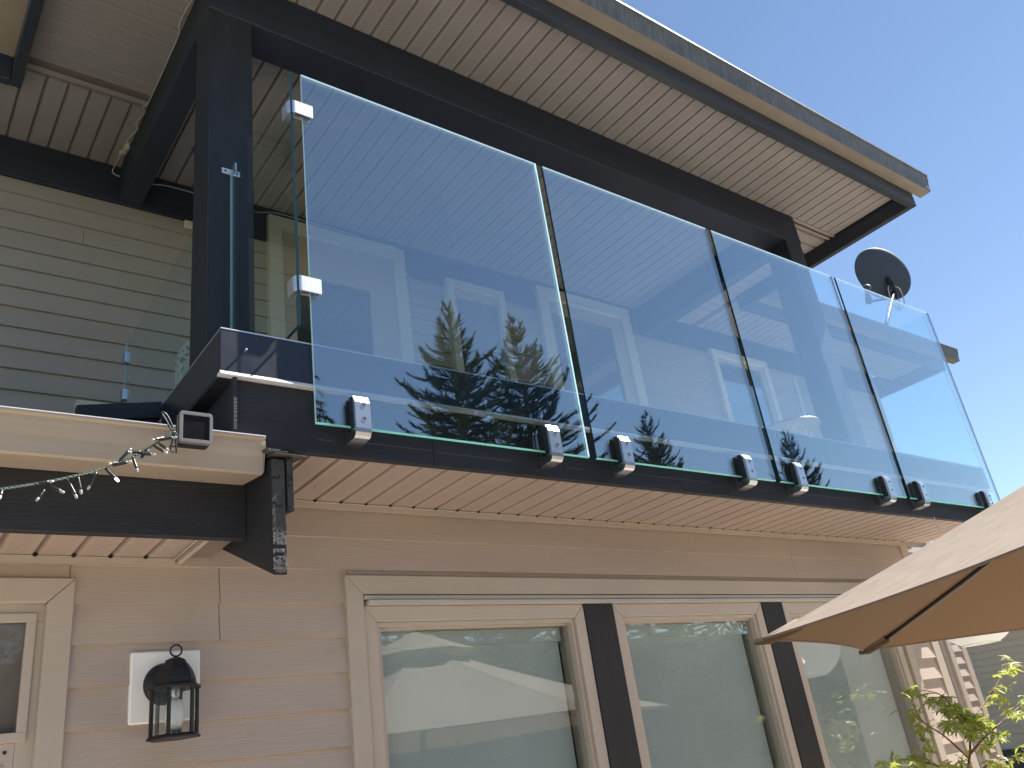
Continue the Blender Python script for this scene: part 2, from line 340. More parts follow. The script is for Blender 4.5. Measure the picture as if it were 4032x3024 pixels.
def siding(parent, Y, x0, x1, zbase, n, holes, m, exp=EXP, joints=None, lap=0.020):
    """one board object per course and per run between openings"""
    for k in range(n):
        za, zb = zbase + k * exp, zbase + (k + 1) * exp
        cuts = {x0, x1}
        for (a, b, c, d) in holes:
            if za < d and zb > c: cuts |= {max(x0, a), min(x1, b)}
        for j in (joints or {}).get(k, ()): cuts.add(j)
        cuts = sorted(cuts)
        for a, b in zip(cuts, cuts[1:]):
            if b - a < 0.004: continue
            z0, z1 = za, zb; xm = (a + b) / 2; skip = False
            for (ha, hb, hc, hd) in holes:
                if ha < xm < hb and z0 < hd and z1 > hc:
                    if hd >= zb - .004 and hc <= za + .004: skip = True
                    elif hd < zb: z0 = max(z0, hd)
                    else: z1 = min(z1, hc)
            if skip or z1 - z0 < 0.01: continue
            def yy(z): return Y - lap * (1 - (z - za) / exp) - 0.001
            e = 0.0016
            vs = [(a + e, yy(z0), z0), (b - e, yy(z0), z0), (b - e, yy(z1), z1 + .006), (a + e, yy(z1), z1 + .006),
                  (a + e, Y + .004, z0 + .0015), (b - e, Y + .004, z0 + .0015), (b - e, Y + .004, z1 + .006), (a + e, Y + .004, z1 + .006)]
            mb = MB().add(vs, [(0, 1, 2, 3), (4, 7, 6, 5), (0, 4, 5, 1), (3, 2, 6, 7), (0, 3, 7, 4), (1, 5, 6, 2)])
            mk('siding_board', mb, m, parent)

# openings in the lower wall: door on the left, triple window
DOOR = (-1.2, 0.60, -H, 0.80)
WIN = (1.68, 5.97, -0.90, 0.82)
lw = MB()
lw.box(-3.0, DOOR[0], YL + .006, YL + .14, -H, 1.30); lw.box(DOOR[1], WIN[0], YL + .006, YL + .14, -H, 1.30); lw.box(WIN[1], 6.36, YL + .006, YL + .14, -H, 1.30)
lw.box(DOOR[0], DOOR[1], YL + .006, YL + .14, DOOR[3], 1.30); lw.box(WIN[0], WIN[1], YL + .006, YL + .14, WIN[3], 1.30); lw.box(WIN[0], WIN[1], YL + .006, YL + .14, -H, WIN[2])
lw.box(6.22, 6.36, YL + .14, YU, -H, 1.30)
lower_wall = mk('lower_wall', lw, M_SIDING, house)
z0l = 0.305 - 13 * EXP
# boards start at course index so that laps fall at 0.305 + k*EXP
siding(lower_wall, YL, -1.6, 6.29, z0l, 20, [DOOR, WIN], M_SIDING,
       joints={17: (4.895,), 18: (4.893, ), 16: (1.128,), 15: (1.128,), 14: (5.0,), 17.0: (4.895,)})
mk('corner_trim', MB().box(6.292, 6.388, YL - .022, YL + .02, -H, 1.30), M_TRIM, lower_wall, bevel=.002)
mk('corner_trim', MB().box(6.366, 6.388, YL + .021, YL + .12, -H, 1.30), M_TRIM, lower_wall, bevel=.002)
# side of the bump-out beyond the corner
# ceiling trims on the lower wall
mk('soffit_trim', MB().box(1.17, 6.29, YL - .026, YL - .014, 1.128, 1.150).box(1.17, 6.29, YL - .040, YL - .012, 1.1505, 1.1535), M_TRIM, lower_wall)
mk('soffit_trim', MB().box(-1.6, 0.955, YL - .026, YL - .014, 0.868, 0.886).box(-1.6, 0.955, YL - .036, YL - .012, 0.8865, 0.889), M_TRIM, lower_wall)

# upper main wall
U_OPEN = [(2.24, 3.40, 1.3, 4.22), (3.90, 4.47, 2.0, 4.05), (4.98, 6.16, 1.3, 4.24), (7.51, 8.46, 1.3, 4.02), (0.965, 1.7, 1.6, 2.40)]
uw = MB().box(-4, 11.0, YU + .006, YU + .16, -H, 4.42)
upper_wall = mk('upper_wall', uw, M_SIDING2, house)
UE = 0.1430
siding(upper_wall, YU, -1.0, 11.0, 3.338 - 14 * UE, 19, U_OPEN, M_SIDING2, exp=UE, joints={9: (5.9,), 12: (1.9,), 16: (0.9,), 7: (7.0,)})
siding(upper_wall, YU, 6.4, 11.0, 0.26 - 7 * UE, 15, [(9.6, 10.70, -2, 0.9)], M_SIDING, exp=UE)
mk('corner_trim', MB().box(10.985, 11.10, YU - .024, YU + .03, -H, 4.33), M_TRIM, upper_wall, bevel=.003)
mk('corner_trim', MB().box(11.078, 11.10, YU + .031, YU + .15, -H, 4.33), M_TRIM, upper_wall, bevel=.003)

# ---- window and door builder
def mitred(parent, x0, x1, z0, z1, w, y0, y1, m, bottom=True, name='casing', bevel=.0025):
    g = .0008
    P = [[(x0, z1), (x1, z1), (x1 - w, z1 - w), (x0 + w, z1 - w)],
         [(x0, z1 - g * 2), (x0 + w - g, z1 - w - g * 2), (x0 + w - g, (z0 + w) if bottom else z0), (x0, z0)],
         [(x1, z1 - g * 2), (x1, z0), (x1 - w + g, (z0 + w) if bottom else z0), (x1 - w + g, z1 - w - g * 2)]]
    if bottom: P.append([(x0 + g * 2, z0), (x0 + w + g, z0 + w - g), (x1 - w - g, z0 + w - g), (x1 - g * 2, z0)])
    for p in P: mk(name, MB().prism(p, y0, y1, 'y'), m, parent, bevel=bevel)
def sash(x0, x1, z0, z1, fw, y0, y1, mb):
    mb.box(x0, x1, y0, y1, z1 - fw, z1); mb.box(x0, x1, y0, y1, z0, z0 + fw)
    mb.box(x0, x0 + fw, y0, y1, z0 + fw, z1 - fw); mb.box(x1 - fw, x1, y0, y1, z0 + fw, z1 - fw)

# lower triple window
win = mk('window', MB().box(1.735, 5.90, YL + .055, YL + .075, 0.70, 0.752).box(1.735, 5.90, YL + .055, YL + .075, -.84, -.80), M_FRAME, house)
mitred(win, 1.656, 5.99, -.93, 0.838, 0.081, YL - .030, YL + .03, M_TRIM)
mk('head_flashing', MB().box(1.742, 5.905, YL - .026, YL + .03, 0.7335, 0.7515), M_STRIP, win, bevel=.001)
mk('head_flashing', MB().box(1.752, 5.905, YL - .040, YL + .03, 0.7100, 0.7285), M_STRIP, win, bevel=.001)
mk('head_flashing', MB().box(1.755, 2.22, YL - .043, YL - .0405, 0.7105, 0.7285), M_STRIP, win)
for (a, b) in ((1.738, 2.990), (3.194, 4.444), (4.648, 5.898)):
    for (p, q) in ((0, 1),):
        mitred(win, a, b, -.84, 0.7085, 0.066, YL - .012, YL + .05, M_FRAME, name='frame', bevel=.002)
    gs = MB(); sash(a + .067, b - .067, -.772, 0.641, .018, YL + .004, YL + .034, gs); mk('glazing_bead', gs, M_MULL if False else M_FRAME, win)
    rv = MB(); rv.box(b - .0865, b - .0675, YL + .0345, YL + .115, -.77, 0.640); rv.box(a + .0675, a + .0865, YL + .0345, YL + .115, -.77, 0.640); rv.box(a + .087, b - .087, YL + .0345, YL + .115, 0.612, 0.640)
    mk('reveal', rv, M_FRAME, win)
    mk('pane', MB().box(a + .080, b - .080, YL + .036, YL + .040, -.765, 0.632), M_WIN, win)
    mk('blind_header', MB().box(a + .090, b - .105, YL + .078, YL + .108, 0.545, 0.611), M_BLIND, win)
    mk('blind', MB().box(a + .095, b - .110, YL + .100, YL + .104, -.76, 0.545), M_BLIND, win)
for (a, b) in ((2.9915, 3.1925), (4.4455, 4.6465)):
    mk('mullion', MB().box(a, b, YL - .020, YL + .05, -.85, 0.7085), M_MULL, win, bevel=.002)
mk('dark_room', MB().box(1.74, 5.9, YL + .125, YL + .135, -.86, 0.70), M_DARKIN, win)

# lower left door
door = mk('door', MB().box(-0.55, 0.535, YL + .012, YL + .055, 0.673, 0.7315).box(0.482, 0.535, YL + .012, YL + .055, -H, 0.6725).box(-0.55, 0.4815, YL + .012, YL + .055, 0.10, 0.29).box(-.55, .4815, YL + .020, YL + .055, -H, .0995), M_FRAME, house, bevel=.0015)
mitred(door, -1.2, 0.616, -H, 0.812, 0.083, YL - .030, YL + .03, M_TRIM, bottom=False)
ds = MB(); sash(-0.50, 0.5105, 0.2895, 0.6985, .030, YL + .0005, YL + .0115, ds); mk('glazing_bead', ds, M_FRAME, door, bevel=.002)
mk('pane', MB().box(-0.50, 0.4815, YL + .024, YL + .028, 0.291, 0.672), glass('door_glass', (0.88, 0.87, 0.86), 0.7), door)
mk('insect_screen', MB().box(-0.50, 0.4815, YL + .045, YL + .047, 0.291, 0.672), mat('screen', (0.30, 0.28, 0.27), 0.8), door)
mk('raised_panel', MB().box(-0.45, 0.455, YL + .005, YL + .0195, -0.6, 0.225), M_FRAME, door, bevel=.004)
mk('screw', MB().lathe([(0, .0), (.006, 0), (.006, .004), (0, .004)], (0.455, YL + .0095, 0.262), (0, 1, 0), 10), M_BLACK, door)

# upper doors and windows
def upper_open(kind, x0, x1, z0, z1, w, gx0, gx1, gz1):
    yf = 5.325
    o = mk(kind, MB().box(x0 + w, x1 - w, 5.352, 5.392, gz1, z1 - w + .02).box(x0 + w, gx0, 5.352, 5.392, z0, gz1 - .0005).box(gx1, x1 - w, 5.352, 5.392, z0, gz1 - .0005), M_FRAME, house)
    mitred(o, x0, x1, z0, z1, w, yf, YU + .005, M_TRIMU, bottom=False)
    mk('pane', MB().box(gx0, gx1, 5.372, 5.376, z0, gz1), M_WIN, o)
    mk('blind', MB().box(gx0, gx1, 5.386, 5.392, z0, gz1), M_BLINDU, o)
    return o
upper_open('door', 2.20, 3.44, 1.46, 4.26, 0.115, 2.42, 3.08, 3.76)
upper_open('window', 3.86, 4.51, 2.2, 4.09, 0.075, 3.96, 4.42, 3.93)
upper_open('door', 4.94, 6.20, 1.46, 4.28, 0.125, 5.10, 5.92, 4.02)
upper_open('window', 7.47, 8.50, 2.2, 4.06, 0.085, 7.59, 8.36, 3.93)
upper_open('window', 0.93, 1.75, 1.4, 2.44, 0.06, 1.01, 1.68, 2.36)
# lower window at the back right
br = mk('window', MB().box(9.6, 10.62, YU - .015, YU + .01, 0.80, 0.88).box(10.52, 10.60, YU - .015, YU + .01, -1.0, 0.7995), M_FRAME, house)
mitred(br, 9.55, 10.72, -1.1, 0.96, 0.10, YU - .045, YU + .01, M_TRIM)
mk('pane', MB().box(9.65, 10.52, YU - .012, YU - .008, -1.0, 0.80), M_WIN, br); mk('blind', MB().box(9.65, 10.52, YU - .004, YU - .001, -1.0, 0.80), M_BLIND, br)

# ---- balcony structure
ZS = 1.155
deck = mk('balcony_floor', MB().box(0.99, 6.76, 2.765, 5.38, 1.19, 1.40), M_DECK, house)
mk('deck_surface', MB().box(0.99, 6.74, 2.80, 5.38, 1.402, 1.45), M_DECK, deck)
def soffit_run(parent, x0, x1, y0, y1, z, m, along='y', w=0.125, first=None, gap=.019, gm=None):
    """boards of one length share one mesh; V-joints between them"""
    L = (y1 - y0) if along == 'y' else (x1 - x0)
    a, b, h = w / 2 - gap / 2, w / 2 - .0045, .017
    mb = MB().add([(-a, -L / 2, 0), (a, -L / 2, 0), (b, -L / 2, h), (-b, -L / 2, h), (-a, L / 2, 0), (a, L / 2, 0), (b, L / 2, h), (-b, L / 2, h)],
                  [(0, 4, 5, 1), (1, 5, 6, 2), (2, 6, 7, 3), (3, 7, 4, 0), (0, 1, 2, 3), (4, 7, 6, 5)])
    s0 = first if first is not None else (x0 if along == 'y' else y0) + w / 2
    end = x1 if along == 'y' else y1; base = None; c = s0
    while c < end:
        loc = (c, (y0 + y1) / 2, z) if along == 'y' else ((x0 + x1) / 2, c, z)
        if base is None:
            mb2 = MB(); mb2.v = [(x, y, zz - H) for x, y, zz in mb.v]; mb2.f = mb.f; mb2.m = mb.m
            base = mk('soffit_board', mb2, m, parent, origin=(0, 0, -H)); base.location = Vector((loc[0], loc[1], loc[2] + H)) - WO[parent.name]; WO[base.name] = Vector((loc[0], loc[1], loc[2] + H))
            o = base
        else: o = copy_part(base, parent, loc)
        if along == 'x': o.rotation_euler.z = math.pi / 2
        c += w
ds_ = mk('balcony_soffit', MB().box(1.0, 6.76, 2.765, YL - .004, ZS + .0172, ZS + .024), M_GROOVE, house)
soffit_run(ds_, 6.40, 6.72, YL + .13, 5.36, ZS, M_SOFFIT, 'y', 0.1225)
mk('soffit_back', MB().box(6.39, 6.76, YL, 5.38, ZS + .0172, ZS + .024), M_GROOVE, ds_)
GRV = 1.665 * .9167
soffit_run(ds_, 1.16, 6.72, 2.766, YL - .042, ZS, M_SOFFIT, 'y', 0.1225, first=GRV - .1225 * 3 + .061)
# end of each V joint at the wall reads as a small dark opening
for k in range(-2, 40):
    x = GRV + .1225 * k
    if 1.17 < x < 6.5: mk('joint_opening', MB().prism([(x - .013, ZS + .0004), (x + .013, ZS + .0004), (x, ZS - .0075)], YL - .0415, YL - .0395, 'y'), M_BLACK, ds_)

rim_x = [0.985, 1.806, 3.66, 5.51, 6.79]
rim = mk('rim_joist', MB().box(0.99, 6.785, 2.740, 2.764, 1.152, 1.40), M_STAIN, house)
for a, b in zip(rim_x, rim_x[1:]):
    mk('rim_board', MB().box(a + .001, b - .001, 2.727, 2.7395, 1.150 if a > 1 else 1.1495, 1.402), M_STAIN, rim, bevel=.0015)
for (a, b, z) in ((1.30, 1.36, 1.205), (1.50, 1.80, 1.213), (1.815, 2.20, 1.208), (2.52, 2.62, 1.206), (2.75, 3.5, 1.214), (3.9, 4.0, 1.207), (4.2, 4.9, 1.213)):
    mk('scuff_line', MB().box(a, b, 2.7262, 2.7272, z, z + .0022), mat('scuff', (0.10, 0.10, 0.11), 0.7), rim)
mk('rim_board', MB().box(0.985, 0.998, 2.741, 3.40, 1.150, 1.402), M_STAIN, rim)
mk('rim_board', MB().box(0.9725, 0.9845, 2.70, 2.735, 1.20, 1.402), M_STAIN, rim)
# flashing: outer upstand with thin bright top hem and white drip edge
fl = mk('curb_flashing', MB().box(0.925, 1.8640, 2.700, 2.7265, 1.414, 1.588).box(1.8665, 4.20, 2.700, 2.7265, 1.414, 1.588).box(4.2025, 6.79, 2.700, 2.7265, 1.414, 1.588).box(0.925, 0.95, 2.7270, 3.42, 1.414, 1.588), M_FLASH, house, bevel=.0012)
mk('top_hem', MB().box(0.925, 6.79, 2.699, 2.80, 1.5885, 1.5935).box(0.925, 0.99, 2.8005, 3.42, 1.5885, 1.5935), M_ALU, fl)
for (a, b) in ((0.922, 1.32), (1.322, 1.866), (1.868, 4.20), (4.202, 6.79)):
    mk('drip_edge', MB().prism([(2.6995, 1.4180), (2.6875, 1.4030), (2.6875, 1.4000), (2.7265, 1.4035), (2.7265, 1.4135), (2.6995, 1.4135)], a, b, 'x'), M_DRIP, fl)
mk('side_ledge', MB().box(0.926, 0.984, 2.7275, 3.42, 1.4035, 1.4130), M_STAIN, fl)
mk('screw', MB().lathe([(0, 0), (.004, 0), (.004, .018), (0, .018)], (1.015, 2.684, 1.512), (0, 1, 0), 8), M_ALU, fl)
# left wing parapet behind the curb
wing = mk('wing_fascia', MB().prism([(0.600, 1.480), (0.925, 1.530), (0.925, 1.605), (0.600, 1.543)], 3.42, 3.46, 'y'), M_STAIN, house, bevel=.002)
for k in range(9):
    mk('slat', MB().box(0.68 + k * .027, 0.703 + k * .027, 3.43, 3.45, 1.40, 1.489 + k * .004), M_STAIN, wing)
mk('wing_wall', MB().box(0.60, 0.93, 3.452, 3.50, 1.36, 1.486), M_STAIN, wing)

# posts and beams
for x in (1.103, 6.330):
    mk('post', MB().box(x, x + .234, 3.42, 3.652, 1.45, 4.03), M_STAINV, house, bevel=.005)
mk('beam', MB().box(1.10, 6.575, 3.418, 3.655, 4.031, 4.345), M_STAINB, house, bevel=.005)
mk('beam', MB().box(1.100, 1.252, 3.656, 5.368, 4.031, 4.345), M_STAINB, house, bevel=.005)
mk('beam', MB().box(6.38, 6.532, 3.656, 5.368, 4.031, 4.345), M_STAINB, house, bevel=.005)
mk('beam', MB().box(-1.6, 11.0, 5.37, 5.398, 4.031, 4.345), M_STAINB, house, bevel=.003)

# ---- main roof: soffits, fascia, gutters, rakes
ZR = 4.345
rs = mk('roof_soffit', MB().box(.31, 7.33, 2.69, YU, ZR + .0172, ZR + .026).box(-1.5, .30, 4.70, YU, ZR + .0172, ZR + .026).box(7.345, 11.7, 4.70, YU, ZR + .0172, ZR + .026), M_GROOVE, house)
FG = 2.494
soffit_run(rs, 1.10, 7.26, 2.69, 3.417, ZR, M_SOFFITU, 'y', 0.1255, first=FG - .1255 * 11 + .0627)
soffit_run(rs, 1.255, 6.36, 3.656, 5.369, ZR, M_SOFFITU, 'y', 0.1255, first=FG - .1255 * 9.5 + .0)
soffit_run(rs, 0.37, 1.098, 2.69, 4.60, ZR, M_SOFFITU, 'x', 0.1255)
soffit_run(rs, -0.9, 1.098, 4.70, 5.369, ZR, M_SOFFITN, 'y', 0.1265, first=0.501 - .1265 * 10.5)
soffit_run(rs, 6.60, 7.275, 3.53, 5.369, ZR, M_SOFFITN, 'x', 0.1255)
soffit_run(rs, 7.36, 11.6, 4.72, 5.369, ZR, M_SOFFITN, 'y', 0.1255)
mk('soffit_trim', MB().box(0.37, 1.098, 4.625, 4.665, ZR - .006, ZR + .002), M_SOFFITN, rs)
mk('soffit_trim', MB().box(6.58, 7.275, 3.42, 3.445, ZR - .006, ZR + .002).box(6.58, 7.275, 3.475, 3.50, ZR - .005, ZR + .002), M_SOFFITN, rs)
mk('fascia', MB().box(0.300, 7.34, 2.627, 2.687, 4.19, 4.52), M_STAINP, house, bevel=.004)
mk('rake_board', MB().box(7.280, 7.34, 2.688, 4.70, 4.19, 4.52), M_STAINP, house, bevel=.004)
mk('rake_board', MB().box(0.305, 0.365, 2.688, 4.70, 4.19, 4.52), M_STAINP, house, bevel=.004)
mk('fascia', MB().box(7.341, 11.72, 4.645, 4.705, 4.19, 4.52), M_STAINP, house, bevel=.004)
mk('fascia', MB().box(-2.0, 0.304, 4.645, 4.705, 4.19, 4.52), M_STAINP, house, bevel=.004)
mk('rake_board', MB().box(11.66, 11.72, 4.706, 6.5, 4.19, 4.52), M_STAINP, house, bevel=.004)
def gutter(parent, y, z, x0, x1, m, d=.125, h=.175, name='gutter', flip=False):
    """K-style section: back, flat bottom, coved front and a rolled lip; y,z = fascia face and bottom"""
    s = -1
    pr = [(0, 0), (s * d * .80, 0), (s * d * .83, h * .10), (s * d * .85, h * .34), (s * d * .90, h * .56), (s * d * .98, h * .72), (s * d * .98, h * .90), (s * d * 1.03, h * .92), (s * d * 1.03, h), (s * d * .93, h), (s * d * .93, h * .75),
          (s * d * .82, h * .5), (s * d * .76, h * .05), (-.004, .006), (-.004, h), (0, h)]
    mb = MB().prism([(y + a, z + b) for a, b in pr], x0, x1, 'x')
    mb.m[0] = 1
    cap = [(y - .004, z + .006)] + [(y + s * d * a, z + h * b) for a, b in ((.78, .01), (.81, .13), (.84, .34), (.89, .58), (.96, .72), (.96, .90))] + [(y - .004, z + h * .93)]
    mb.prism(cap, x1 - .003, x1 - .001, 'x'); mb.prism(cap, x0 + .001, x0 + .003, 'x')
    return mk(name, mb, [m, M_GUTTERB], parent)
g1 = gutter(house, 2.626, 4.33, 0.10, 7.49, M_GUTTERD, .13, .180)
gutter(house, 4.644, 4.33, 7.50, 12.0, M_GUTTERD, .13, .180)
mk('gutter', MB().box(0.19, 0.303, 2.7, 4.60, 4.33, 4.335).box(0.175, 0.1895, 2.7, 4.60, 4.332, 4.46), M_GUTTER, house)
# shingled roof slabs behind the gutters
def slab(x0, x1, y0, z0, y1, z1, t=.05):
    return MB().prism([(y0, z0), (y1, z1), (y1, z1 + t), (y0, z0 + t)], x0, x1, 'x')
rf = mk('roof', slab(0.24, 7.42, 2.57, 4.525, 6.9, 5.96), M_SHINGLE, house)
mk('roof_slope', slab(7.421, 11.8, 4.58, 4.525, 8.2, 5.72), M_SHINGLE, rf)
mk('roof_slope', slab(-5.0, 0.239, 4.58, 4.525, 8.2, 5.72), M_SHINGLE, rf)

# ---- small roof over the lower door
pr = mk('porch_roof', slab(-1.6, 1.09, 2.84, 1.125, 3.29, 1.28, .02), M_SHINGLE, house)
mk('fascia', MB().box(-1.6, 1.0985, 2.92, 2.958, 0.872, 1.085), M_STAIN, pr, bevel=.002)
# gutter with its end cap
gp = [(2.915, 1.072), (2.727, 1.046), (2.716, 1.050), (2.714, 1.075), (2.710, 1.105), (2.704, 1.128), (2.700, 1.150), (2.699, 1.166), (2.686, 1.168), (2.686, 1.176), (2.712, 1.176), (2.712, 1.1085), (2.723, 1.056), (2.905, 1.080), (2.905, 1.175), (2.915, 1.175)]
gm = MB().prism(gp, -1.6, 1.082, 'x'); gm.prism([(2.905, 1.078), (2.724, 1.053), (2.717, 1.056), (2.713, 1.09), (2.702, 1.135), (2.700, 1.166), (2.905, 1.168)], 1.0835, 1.0865, 'x')
mk('gutter', gm, M_GUTTER, pr, bevel=.0008)
mk('gutter_lip', MB().box(-1.6, 1.0815, 2.6845, 2.7125, 1.1762, 1.1792), M_DRIP, pr)
bo = [(2.687, 0.685), (2.687, 1.095), (3.42, 1.20), (3.42, 1.012)]
rb = mk('rake_board', MB().prism(bo, 1.100, 1.148, 'x'), M_STAIN, pr, bevel=.0015)
# sawn ends: rough fronts with their own depth
def rough_end(x0, x1, z0, z1, y, m, parent, seed):
    rnd = random.Random(seed); nx, nz = 7, 48; mb = MB(); vs = []; fs = []
    cr = [(rnd.uniform(z0, z1), rnd.uniform(.3, 1.0), rnd.uniform(-.02, .02)) for _ in range(6)]
    for j in range(nz + 1):
        for i in range(nx + 1):
            x = x0 + (x1 - x0) * i / nx; z = z0 + (z1 - z0) * j / nz; d = rnd.uniform(0, .0022)
            for (cz, ex, sl) in cr:
                if abs(z - cz - sl * (i / nx)) < .0045 and i / nx < ex: d += .006
            if i in (0, nx): x += rnd.uniform(-.0012, .0012)
            vs.append((x, y + d, z))
    for j in range(nz):
        for i in range(nx):
            a = j * (nx + 1) + i; fs.append((a, a + 1, a + nx + 2, a + nx + 1))
    mb.add(vs, fs); return mk('sawn_end', mb, m, parent)
rough_end(1.1005, 1.1475, 0.6855, 1.094, 2.6835, M_ENDGRAIN, rb, 3)
rb2 = mk('barge_trim', MB().prism([(2.680, 0.905), (2.680, 1.105), (3.35, 1.20), (3.35, 1.0)], 1.1535, 1.176, 'x'), M_STAIN, pr, bevel=.001)
rough_end(1.154, 1.1755, 0.9055, 1.104, 2.6765, M_ENDGRAIN, rb2, 5)
for (a, b, c, z, t) in ((1.075, 1.150, 2.655, 1.112, .0), (1.100, 1.222, 2.648, 1.103, -.004), (1.075, 1.125, 2.660, 1.119, 0)):
    mk('shingle', MB().add([(a, c, z), (b, c, z + t), (b - .03, 3.2, z + .09), (a, 3.2, z + .09), (a, c, z + .004), (b, c, z + t + .003), (b - .03, 3.2, z + .094), (a, 3.2, z + .094)],
       [(0, 1, 2, 3), (4, 7, 6, 5), (0, 4, 5, 1), (1, 5, 6, 2), (2, 6, 7, 3), (3, 7, 4, 0)]), M_SHINGLE, pr)
ps = mk('porch_soffit', MB().box(-1.6, 1.09, 2.959, YL - .004, 0.8995, 0.906), M_GROOVE, pr)
# boards below the porch soffit live on the house part list so that they stay at the third level
psoff = mk('porch_ceiling', MB().box(-1.6, 0.97, 2.96, YL - .005, 0.9074, 0.912), M_GROOVE, house)
soffit_run(psoff, -0.8, 0.955, 2.959, YL - .038, 0.8902, M_SOFFIT, 'y', 0.1215, first=0.480 - .1215 * 9.5)
for k in range(-7, 4):
    x = 0.480 + .1215 * k; mk('joint_opening', MB().prism([(x - .012, .8906), (x + .012, .8906), (x, .882)], YL - .0378, YL - .0355, 'y'), M_BLACK, psoff)
mk('end_trim', MB().box(0.945, 0.953, 2.958, YL - .014, 0.8835, 0.8885).box(0.960, 0.978, 2.958, YL - .014, 0.870, 0.895), M_TRIM, psoff, bevel=.001)

# ------------------------------------------------------------------ glass railing
rail = thing('glass_railing', 'frameless glass balcony railing held by steel clamps on the dark rim', 'railing', (4.0, 2.70, 1.24))
GY0, GY1 = 2.672, 2.684
def pane(name, x0, x1, y0, y1, z0, z1, side=M_EDGE, g=None):
    mb = MB().box(x0, x1, y0, y1, z0, z1); ax = 1 if (y1 - y0) < (x1 - x0) else 0
    # faces order of box(): -x, +x, -y, +y, -z, +z
    mb.m = [1, 1, 0, 0, 3, 2] if ax else [0, 0, 4, 1, 4, 0]
    return mk(name, mb, [g or M_GLASS, side, M_EDGET, M_EDGEB, M_EDGE], rail)
PX = [(1.271, 2.626), (2.672, 4.026), (4.070, 5.418), (5.465, 6.811)]
def front_pane(a, b, side):
    # polished lower front arris; its bright teal stands in for light inside the glass
    z0, z1 = 1.247, 2.959
    mb = MB().prism([(GY0, z0 + .0045), (GY0, z1 - .003), (GY0 + .003, z1), (GY1, z1), (GY1, z0), (GY0 + .005, z0)], a, b, 'x', capmi=1)
    mb.m = [0, 2, 2, 0, 3, 3, 1, 1]
    return mk('glass_panel', mb, [M_GLASS, side, M_EDGET, M_EDGEB], rail)
for i, (a, b) in enumerate(PX): front_pane(a, b, M_EDGEL if i == 0 else M_EDGE)
pane('glass_panel', 1.206, 1.218, 2.655, 3.395, 1.640, 2.925, M_EDGEL, M_GLASSR)
pane('glass_panel', 1.115, 1.125, 3.655, 4.965, 1.46, 2.69, M_EDGEL, M_GLASSR)
pane('glass_panel', 6.742, 6.754, 2.690, 3.985, 1.50, 2.925, M_EDGEL, M_GLASSR)
pane('glass_panel', 6.742, 6.754, 4.020, 5.30, 1.50, 2.925, M_EDGEL, M_GLASSR)
def clamp(cx):
    w = .0325
    c = mk('clamp', MB().prism([(2.6375, 1.230), (2.6375, 1.350), (2.6365, 1.364), (2.6225, 1.334), (2.6225, 1.228), (2.6245, 1.212), (2.631, 1.200), (2.643, 1.193), (2.7265, 1.185), (2.7265, 1.352), (2.694, 1.352), (2.694, 1.230)], cx - w, cx + w, 'x'), M_STEEL, rail, bevel=.0014, seg=2)
    mk('gasket', MB().prism([(2.638, 1.232), (2.638, 1.350), (2.646, 1.366), (2.6710, 1.368), (2.6710, 1.232)], cx - w + .003, cx + w - .003, 'x').box(cx - w - .003, cx + w + .003, 2.6850, 2.6935, 1.232, 1.368), M_RUBBER, c)
    for z in (1.322, 1.266):
        mk('bolt', MB().lathe([(0, .0), (.0055, 0), (.0076, .0), (.0076, .003), (0, .003)], (cx + .004, 2.6212, z), (0, 1, 0), 12), M_BLACK, c)
        mk('bolt_rim', MB().lathe([(.0073, 0), (.0090, 0), (.0090, .003), (.0073, .003)], (cx + .004, 2.6209, z), (0, 1, 0), 14), M_STEEL, c)
for cx in (1.439, 2.389, 2.833, 3.756, 4.218, 5.160, 5.580, 6.520): clamp(cx)
# rounded corner brackets between the front panel and the return panel
for z in (2.735, 1.832):
    ro, ri = .030, .023; ox, oy = 1.198 + ro, 2.652 + ro
    outer = [(ox - ro * math.sin(R_(a)), oy - ro * math.cos(R_(a))) for a in range(0, 91, 10)]; inn = [(ox - ri * math.sin(R_(a)), oy - ri * math.cos(R_(a))) for a in range(90, -1, -10)]
    pts = [(1.310, 2.652)] + outer + [(1.198, 2.730), (1.205, 2.730)] + inn + [(1.310, 2.659)]
    cbk = mk('corner_bracket', MB().prism(pts, z - .034, z + .034, 'z'), M_ALU, rail, bevel=.001)
    mk('clip_plate', MB().box(1.236, 1.304, 2.688, 2.694, z - .030, z + .030).box(1.2195, 1.226, 2.672, 2.727, z - .030, z + .030), M_ALU, cbk, bevel=.001)
    mk('gasket', MB().box(1.240, 1.304, 2.6595, 2.6715, z - .028, z + .028), M_RUBBER, cbk)
# small L clip on the post and two on the inner pane
ck = mk('post_clip', MB().box(1.170, 1.262, 3.411, 3.419, 2.905, 2.937).box(1.222, 1.232, 3.372, 3.4105, 2.910, 2.957), M_ALU, rail, bevel=.001)
for x in (1.188, 1.246): mk('screw', MB().lathe([(0, 0), (.006, 0), (.006, .002), (0, .002)], (x, 3.409, 2.921), (0, 1, 0), 10), M_BLACK, ck)
for z in (2.58, 2.33): mk('post_clip', MB().box(1.104, 1.135, 4.925, 4.98, z - .035, z + .035), M_STEEL, rail, bevel=.001)

